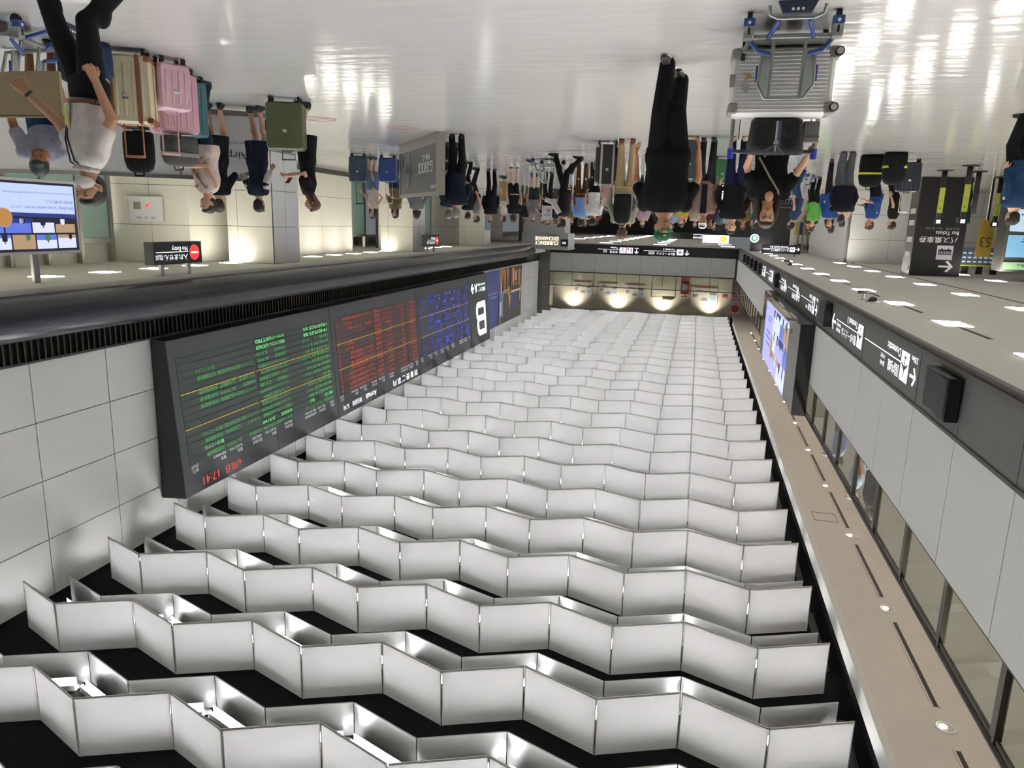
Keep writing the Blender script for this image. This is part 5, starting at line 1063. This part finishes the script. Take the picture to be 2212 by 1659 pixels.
# foreground
I = person('woman with glasses and long dark hair pushing the foreground luggage cart', -.62, 7.74, 180, 1.64, 1, skin='c39372', hair='30231c', hs='verylong', top=('tee', '101012', .85), bot=('trousers', '121215'), shoe='141416', L=(-.21, .33, .98), R=(.34, .33, .93), feet=((-.12, .15, 0), (.1, -.2, .05)), vox=.010, detail=1, wide=1.06, look=(0, 4), curl=1.1)
g_ = MB()
for e in (-1, 1): g_.tube([tuple(I['hq'](e*.033+.023*math.cos(a*PI/8), .108, .16+.019*math.sin(a*PI/8))) for a in range(17)], .0016, 5)
g_.tube([tuple(I['hq'](-.01, .109, .164)), tuple(I['hq'](.01, .109, .164))], .0016, 5); g_.build('glasses', mat('glasses_dark', '26211d', .3), I['root'])
strap(I, 1, '8d8672', 'bag_strap')
MB().ell(I['U'](I['V'](0, .085, 1.385)), (.042, .04, .055)).build('neckline', skinm('c39372'), I['root'])
MB().tube([tuple(I['ends'][1][2]+Vector((0, 0, 0))), tuple(I['ends'][1][1].lerp(I['ends'][1][2], .86))], .034, 12).build('bracelet', mat('bracelet_gold', '9a7430', .35, .6), I['root'])
I = person('man in loose black tee and green cap walking towards the camera', .38, 8.2, 172, 1.79, skin='b98a6a', hs='cap', hair='15110f', top=('tee', '0f1014', .8), bot=('trousers', '0d0d10'), shoe='20201f', L=(-.3, .1, .88), R=(.3, .02, .84), feet=((-.03, .2, 0), (.05, -.12, .09)), look=(-22, 2), vox=.010, detail=1, wide=1.26)
MB().ell((.078*I['s'], .0, .14*I['s']), (.012, .014, .022), 0, 10, 7, I['Hm']).build('earphone', wht, I['root'])
I = person('man in white polo shirt with face mask, lanyard badge and brown belt', 4.1, 4.48, 145, 1.62, skin='a97f62', hair='14120f', hs='short', top=('polo', 'cfcac4', 1.0), bot=('slim', '121316'), shoe='141416', L=(-.28, .34, .92), R=(.27, .02, .86), feet=((-.14, .28, 0), (.1, -.25, .08)), look=(-38, -12), vox=.010, detail=1, mask=1, lean=6, curl=1.3)
V, U, rt = I['V'], I['U'], I['root']
MB().tube([U(V(.166*math.cos(a*PI/12), .122*math.sin(a*PI/12), .985)) for a in range(25)], .017, 6, flat=1).build('belt', mat('belt_brown', '5a3c22', .5), rt)
MB().tube([U(V(.06, -.02, 1.46)), U(V(.065, .1, 1.4)), U(V(.03, .141, 1.25)), U(V(.0, .14, 1.16))], .006, 6).tube([U(V(-.06, -.02, 1.46)), U(V(-.07, .1, 1.4)), U(V(-.04, .14, 1.25)), U(V(.0, .14, 1.16))], .006, 6).build('lanyard', mat('lanyard_navy', '1c2130', .6), rt)
MB().rbox(-.045, .045, 0, .006, -.07, .07, .006, mx=Matrix.Translation(U(V(0, .14, 1.1)))).build('badge', mat('badge_yellow', 'c9d06a', .5), rt)
MB().rbox(-.05, .05, .0, .004, -.09, .09, .006, mx=Matrix.Translation(U(V(0, .136, 1.1)))).build('badge_holder', mat('badge_clear', 'd6d6d0', .4), rt)
cl = MB(); cl.tube([U(V(.075*math.cos(a*PI/9), .012+.07*math.sin(a*PI/9), 1.445)) for a in range(19)], .018, 6).build('collar', cloth('cfcac4'), rt)
MB().tube([tuple(I['ends'][-1][2]), tuple(I['ends'][-1][1].lerp(I['ends'][-1][2], .92))], .032, 10).build('watch', mat('watch_black', '2a2a2c', .4), rt)
# left-hand group near the partition
I = person('woman in sleeveless floral top and dark jeans with arms folded beside the suitcases', 6.34, 8.8, 165, 1.64, 1, skin='c49a7c', hair='15120f', hs='short', top=('sleeveless', 'cdc0b8', .85), bot=('slim', '1d2634'), shoe='1a1a1c', L=(-.1, .28, 1.06), R=(.0, .3, 1.1), vox=.012, detail=1, wide=1.1)
fl = mat('flower_print', 'b07a58', .8); mbf = MB()
for k in range(26):
    a = random.uniform(-1.2, 1.2)+PI/2; z = random.uniform(.92, 1.36); mbf.ell(I['U'](I['V'](.165*math.cos(a), .132*math.sin(a), z)), (.014, .012, .016), 0, 7, 5)
mbf.build('flower_print', fl, I['root']); strap(I, 1, '1c1c20', 'bag_strap')
person('woman in black vest and white blouse with brown hair in a bun, seen from behind', 7.3, 10.4, 20, 1.62, 1, skin='c79f86', hair='2e1d16', hs='bun', top=('long', '101318', .85), bot=('skirt', '101318', .5), L=(-.12, .28, 1.15), R=(.1, .3, 1.3), vox=.014)
I = person('woman in navy vest and skirt with white sleeves, seen from behind', 6.82, 10.75, -5, 1.6, 1, skin='b8917c', hair='151210', hs='short', top=('tee', '161d2e', .85), bot=('skirt', '141a28', .55), shoe='1a1a1c', L=(-.2, .1, 1.0), R=(.18, .2, 1.05), vox=.014)
for sd in (-1, 1): MB().tube([I['ends'][sd][0].lerp(I['ends'][sd][1], .3), I['ends'][sd][1], I['ends'][sd][1].lerp(I['ends'][sd][2], .5)], [.066, .056, .05], 10).build('white_sleeve', cloth('c9c8c6'), I['root'])
person('woman with long brown hair in black looking at her phone behind the green suitcase', 5.82, 10.5, 130, 1.58, 1, skin='c79c84', hair='4a2a1c', hs='verylong', top=('tee', '101013', .5), bot=('skirt', '101013', .5), shoe='161618', L=(-.04, .3, 1.12), R=(.1, .3, 1.14), look=(10, -26), vox=.012, detail=1)
tag(MB().rbox(-.035, .035, -.004, .004, -.07, .07, .008, mx=Matrix.Translation((6.03, 10.32, 1.12)) @ Matrix.Rotation(.9, 4, 'X')).build('mobile_phone', mat('phone_red', '6a2530', .4)), 'dark red mobile phone held by the woman with long hair', 'phone')
person('traveller in lavender shirt bending over the cart behind the tan board', 6.6, 6.6, 215, 1.66, 0, skin='8c5a3e', hair='16211e', hs='short', top=('tee', '8d8d9c', .85), bot=('shorts', '2a3f5e'), lean=62, L=(-.2, .55, .62), R=(.25, .5, .6), vox=.012, look=(0, -10))
# middle distance
person('woman in denim skirt and dark jacket pulling the navy suitcase', 8.72, 19.25, 160, 1.66, 1, skin='c79f88', hs='long', top=('sleeveless', 'c9bfb8', .95), bot=('skirt', '5c6f90', .42), shoe='20201f', L=(-.2, .2, 1.0), R=(.22, .1, .95), vox=.016)
person('woman in khaki jacket with black scarf behind the bright blue suitcase', 8.55, 20.4, 175, 1.63, 1, skin='b98a74', hs='long', top=('long', '6e6349', .8), bot=('trousers', '2a3342'), L=(-.1, .3, 1.05), R=(.12, .3, 1.1), vox=.018)
person('woman in grey top with black hair seen from behind beyond the advertising display', 7.35, 19.0, 15, 1.63, 1, hs='bob', hair='141214', top=('long', '6f7072', .85), bot=('trousers', '2a2a2c'), L=(-.2, .25, 1.1), vox=.018)
person('grey haired man in navy jacket bending behind the advertising display', 5.35, 15.9, 40, 1.62, hair='6d6c6a', top=('long', '161c2c', .85), bot=('trousers', '14161c'), lean=14, vox=.016)
person('grey haired man in dark navy suit standing beside the advertising display', 4.72, 14.35, 10, 1.6, hair='7a7876', top=('jacket', '141a28', .8), bot=('trousers', '0f1116'), shoe='0f0f10', L=(-.2, .22, 1.0), vox=.014, wide=1.1)
person('man in black suit holding a phone beyond the man in the navy suit', 6.5, 20.8, 60, 1.6, top=('suit', '131318', .8), bot=('trousers', '111114'), R=(.1, .3, 1.05), vox=.018)
person('person in grey shirt and dark trousers close to a companion in black', 6.95, 23.2, 120, 1.69, top=('tee', '77777a', .88), bot=('trousers', '171a26'), vox=.018)
person('man in black suit standing shoulder to shoulder with the person in grey', 6.62, 23.7, -150, 1.68, top=('suit', '131317', .8), bot=('trousers', '121216'), vox=.018)
person('woman in white cardigan and long beige skirt with brown hair', 7.1, 27.2, 120, 1.66, 1, hair='3a2018', hs='bob', top=('long', 'c4bcb4', .88), bot=('skirt', '8d7658', .2), R=(.2, .3, 1.0), vox=.02)
person('woman in black tee and black shorts with bare legs beside the far cart', 5.68, 23.0, 30, 1.65, 1, hair='3a3028', hs='bob', top=('tee', '14161a', .88), bot=('shorts', '17171b'), shoe='c9c4ba', vox=.018)
person('person in olive coat far behind the currency exchange', 5.5, 33, 180, 1.66, hair='2a201a', top=('long', '5d5334', .8), bot=('trousers', '2a2a2a'), vox=.024)
person('woman in patterned grey blouse and dark shorts near the far cart', 5.62, 25.6, 190, 1.62, 1, hair='221c1a', top=('tee', '6d6c6c', .88), bot=('shorts', '2a2a2c'), vox=.02)
I = person('man in black top holding up a white sign board near the far cart', 4.95, 24.8, 175, 1.72, top=('tee', '121214', .85), bot=('trousers', '1a1a1e'), L=(-.2, .3, 1.3), R=(.05, .32, 1.15), vox=.018)
t = thing('sign_board', 'white paper sign board held up by the man in black', 'sign board', (4.9, 24.42, 1.08)); MB().box(-.17, .17, 0, .012, 0, .46).build('sheet', mat('paper', 'd5d5d2', .7), t); MB().box(-.12, .1, -.002, 0, .3, .33).box(-.12, .06, -.002, 0, .24, .27).box(-.1, .0, -.002, 0, .1, .2).build('print', mat('paper_ink', '8a8a94', .7), t)
person('man in black waistcoat striding beside the white and blue luggage cart', 3.15, 17.75, 75, 1.76, skin='b0866c', top=('long', '15161a', .92), bot=('slim', '111115'), shoe='131315', L=(-.15, .42, 1.06), R=(.15, .42, 1.06), feet=((-.08, .34, 0), (.08, -.36, .12)), vox=.014, lean=5)
I = PEOPLE[-1]
for sd in (-1, 1): MB().tube([LAST['ends'][sd][0], LAST['ends'][sd][1], LAST['ends'][sd][1].lerp(LAST['ends'][sd][2], .9)], [.078, .064, .05], 10).build('white_sleeve', cloth('c9c8c6'), LAST['root'])
person('man in light blue shirt and brown trousers seen from behind', 3.3, 21.3, 10, 1.72, hair='17120f', top=('tee', '6f8fc0', .88), bot=('trousers', '4a3018'), vox=.016)
person('man in white tee seen from behind next to the man in light blue', 2.85, 20.7, -10, 1.68, hair='17120f', top=('tee', 'd6d6d8', .85), bot=('trousers', '121216'), vox=.016)
person('tall person in grey hoodie and beige trousers seen from behind', 1.5, 15.2, 0, 1.93, hair='5a4434', hs='short', skin='c79c84', top=('long', '8a8880', .88), bot=('slim', '9a8a6a'), shoe='6a3020', vox=.012, wide=.95)
soft_bag('backpack', 'black backpack worn by the tall person in beige trousers', 1.5, 14.92, 1.05, 0, .34, .56, .2, '17191c', straps=True)
person('child in pink top beside the tall black suitcase', 2.05, 17.2, 180, 1.3, 1, top=('long', 'b08a88', .85), bot=('trousers', '3a3a40'), vox=.016)
person('person in pale pink shirt far behind the man with the green cap', 1.9, 26, 180, 1.68, hair='2a201a', top=('tee', 'a08a90', .85), bot=('trousers', '2a2a30'), vox=.022)
person('man in brown jacket and white cap holding a bag handle behind the green cap man', -.05, 15.05, 175, 1.66, skin='b08a72', hs='white_cap', hair='2a201a', top=('jacket', '7c6660', .8), bot=('trousers', '26262a'), shoe='15151a', vox=.014)
MB().prism([(-.05, .85), (.05, .85), (.06, 1.38), (-.06, 1.38)], .135, .155, 'y').build('inner_shirt', cloth('14171a'), PEOPLE[-1][0])
person('man in black sweater and navy trousers beside the foreground cart woman', -.58, 14.85, 180, 1.76, skin='c49a7e', hair='181412', top=('long', '111114', .8), bot=('trousers', '161c36'), shoe='b8a890', L=(-.26, .02, .84), R=(.26, .0, .84), vox=.014, wide=1.06)
person('marshal in black and yellow vest in the far crowd', .55, 22, 190, 1.62, top=('tee', '8a8c34', .85), bot=('trousers', '16161a'), vox=.02)
person('man in navy tee with white collar leaning away behind the cart woman', -2.62, 22.6, 60, 1.64, hair='17120f', top=('tee', '2b3657', .85), bot=('trousers', '32466a'), lean=12, vox=.018)
person('person in bright green shirt and black trousers behind the man in navy', -3.45, 25.5, 150, 1.6, top=('long', '5d9a4a', .85), bot=('trousers', '131316'), vox=.018)
person('large person in dark navy coat and grey trousers seen from behind', -2.93, 17.5, 5, 1.48, hair='1d1512', hs='short', top=('jacket', '12151f', .8), bot=('trousers', '4a4d52'), shoe='101012', vox=.014, wide=1.35)
person('woman in blue blouse turning to the camera beside the large navy coat', -3.0, 19.4, 170, 1.6, 1, skin='c79a84', hair='3a221a', hs='bob', top=('long', '22447a', .85), bot=('trousers', '1a1c22'), vox=.016)
person('person in pink blouse seen from behind between the navy coat and the man in blue', -3.55, 21.0, 10, 1.55, 1, hair='2a1a14', top=('tee', 'b58f8c', .85), bot=('trousers', '2a2428'), vox=.018)
person('man in blue shirt looking sideways above the yellow striped bags', -3.95, 19.3, 110, 1.6, skin='b07e68', hair='3a2a20', top=('rolled', '27447c', .85), bot=('trousers', '141418'), L=(-.15, .3, 1.1), R=(.12, .32, 1.0), lean=8, vox=.016)
person('person in black with dark hair near the bus ticket pillar', -4.6, 20.4, 60, 1.57, top=('tee', '121214', .85), bot=('trousers', '121214'), vox=.018)
person('person in dark blue coat cut off by the picture edge beside the kiosk', -4.28, 12.1, 30, 1.5, top=('jacket', '1d3556', .7), bot=('trousers', '101014'), vox=.016, wide=1.25)
person('person in green coat stooping near the kiosk', -8.0, 26.6, 200, 1.6, hair='3a1a18', top=('jacket', '2f5a4a', .7), bot=('trousers', '1a1a1c'), lean=15, vox=.02)
person('person in dark red coat behind the one in green', -7.6, 27.6, 200, 1.6, hair='2a1512', top=('jacket', '3a1518', .7), bot=('trousers', '1a1a1c'), vox=.022)
# gallery visitors leaning on the balustrade
person('gallery visitor with dark hair raising a hand at the left balustrade', -3.12, 15.7, 75, 1.66, z0=4.72, hs='bob', hair='181412', skin='c79c80', top=('long', '8f9ac0', .88), bot=('trousers', '2a2a30'), R=(.2, .24, 1.42), vox=.018)
person('gallery visitor with grey hair bending over the left balustrade', -3.12, 13.7, 80, 1.66, z0=4.72, hair='8a8580', skin='b5846c', top=('tee', '9aa6c0', .88), bot=('trousers', '3a3a40'), vox=.018, lean=8)
person('gallery visitor with black hair nearest the camera at the left balustrade', -3.12, 12.75, 90, 1.64, z0=4.72, hs='bob', hair='141012', top=('long', '2a2426', .88), bot=('trousers', '2a2a30'), vox=.018)
# far crowd under the sign band
rnd = random.Random(3)
far_c = [('1a1c22', 'black'), ('2a3450', 'navy'), ('6a6a6c', 'mid grey'), ('c9c8c4', 'white'), ('3a4a3c', 'dark green'), ('5a3a34', 'brown'), ('8a8078', 'taupe'), ('22242a', 'charcoal'), ('7a8aa8', 'pale blue'), ('b0522a', 'orange'), ('a89a88', 'sand'), ('4a2a34', 'maroon'), ('3a5a7a', 'steel blue'), ('9a9a9e', 'silver grey'), ('6a5a2c', 'olive'), ('2a4a4a', 'dark teal'), ('b8a0a0', 'dusty pink'), ('4a4a6a', 'slate'), ('c0b48a', 'cream'), ('1f2f6a', 'royal blue'), ('7a3a3a', 'brick red'), ('5a6a5a', 'sage green'), ('3c3038', 'plum'), ('8c7a9a', 'lilac'), ('55432c', 'umber')]
far = [(7.9, 34), (6.9, 36.5), (6.2, 30), (4.6, 31), (3.9, 27.5), (3.0, 29.5), (2.4, 33), (1.6, 30), (1.2, 35), (.6, 27), (.2, 31), (-.3, 24), (-.5, 29), (-1.1, 33), (-1.4, 26.5), (-1.9, 30), (-2.3, 35), (-2.2, 27.5), (.9, 40), (3.4, 38), (5.3, 40), (-1.0, 40), (-3.9, 29), (-4.8, 30.5), (-4.3, 33)]
for i, (x, y) in enumerate(far):
    tone = ('short', 'bob', 'short', 'long')[i % 4]; fc = rnd.choice((0, 20, 170, 180, 190, 150, 210))
    near_ = ('right', 'middle', 'left')[0 if x > 4 else (1 if x > 0 else 2)]
    person('distant traveller in a %s %s in the %s of the far crowd' % (far_c[i][1], 'long-sleeved top' if i % 2 else 'tee', near_), x, y, fc, rnd.uniform(1.56, 1.76), i % 2, skin=rnd.choice(('c39a80', 'b98a70', 'a97a60')), hair=rnd.choice(('1a1512', '2a1d16', '141214')), hs=tone, top=(('tee', 'long')[i % 2], far_c[i][0], .86), bot=('trousers', rnd.choice(('15161a', '22283a', '3a3a3c', '4a4436'))), vox=.026, group='distant travellers in the far crowd')
finish_people()
# small signs, LEDs and screens glow but need no lamp sampling of their own
for m_ in bpy.data.materials:
    if m_.name not in ('tube_glow', 'lamp_white'): m_.cycles.emission_sampling = 'NONE'
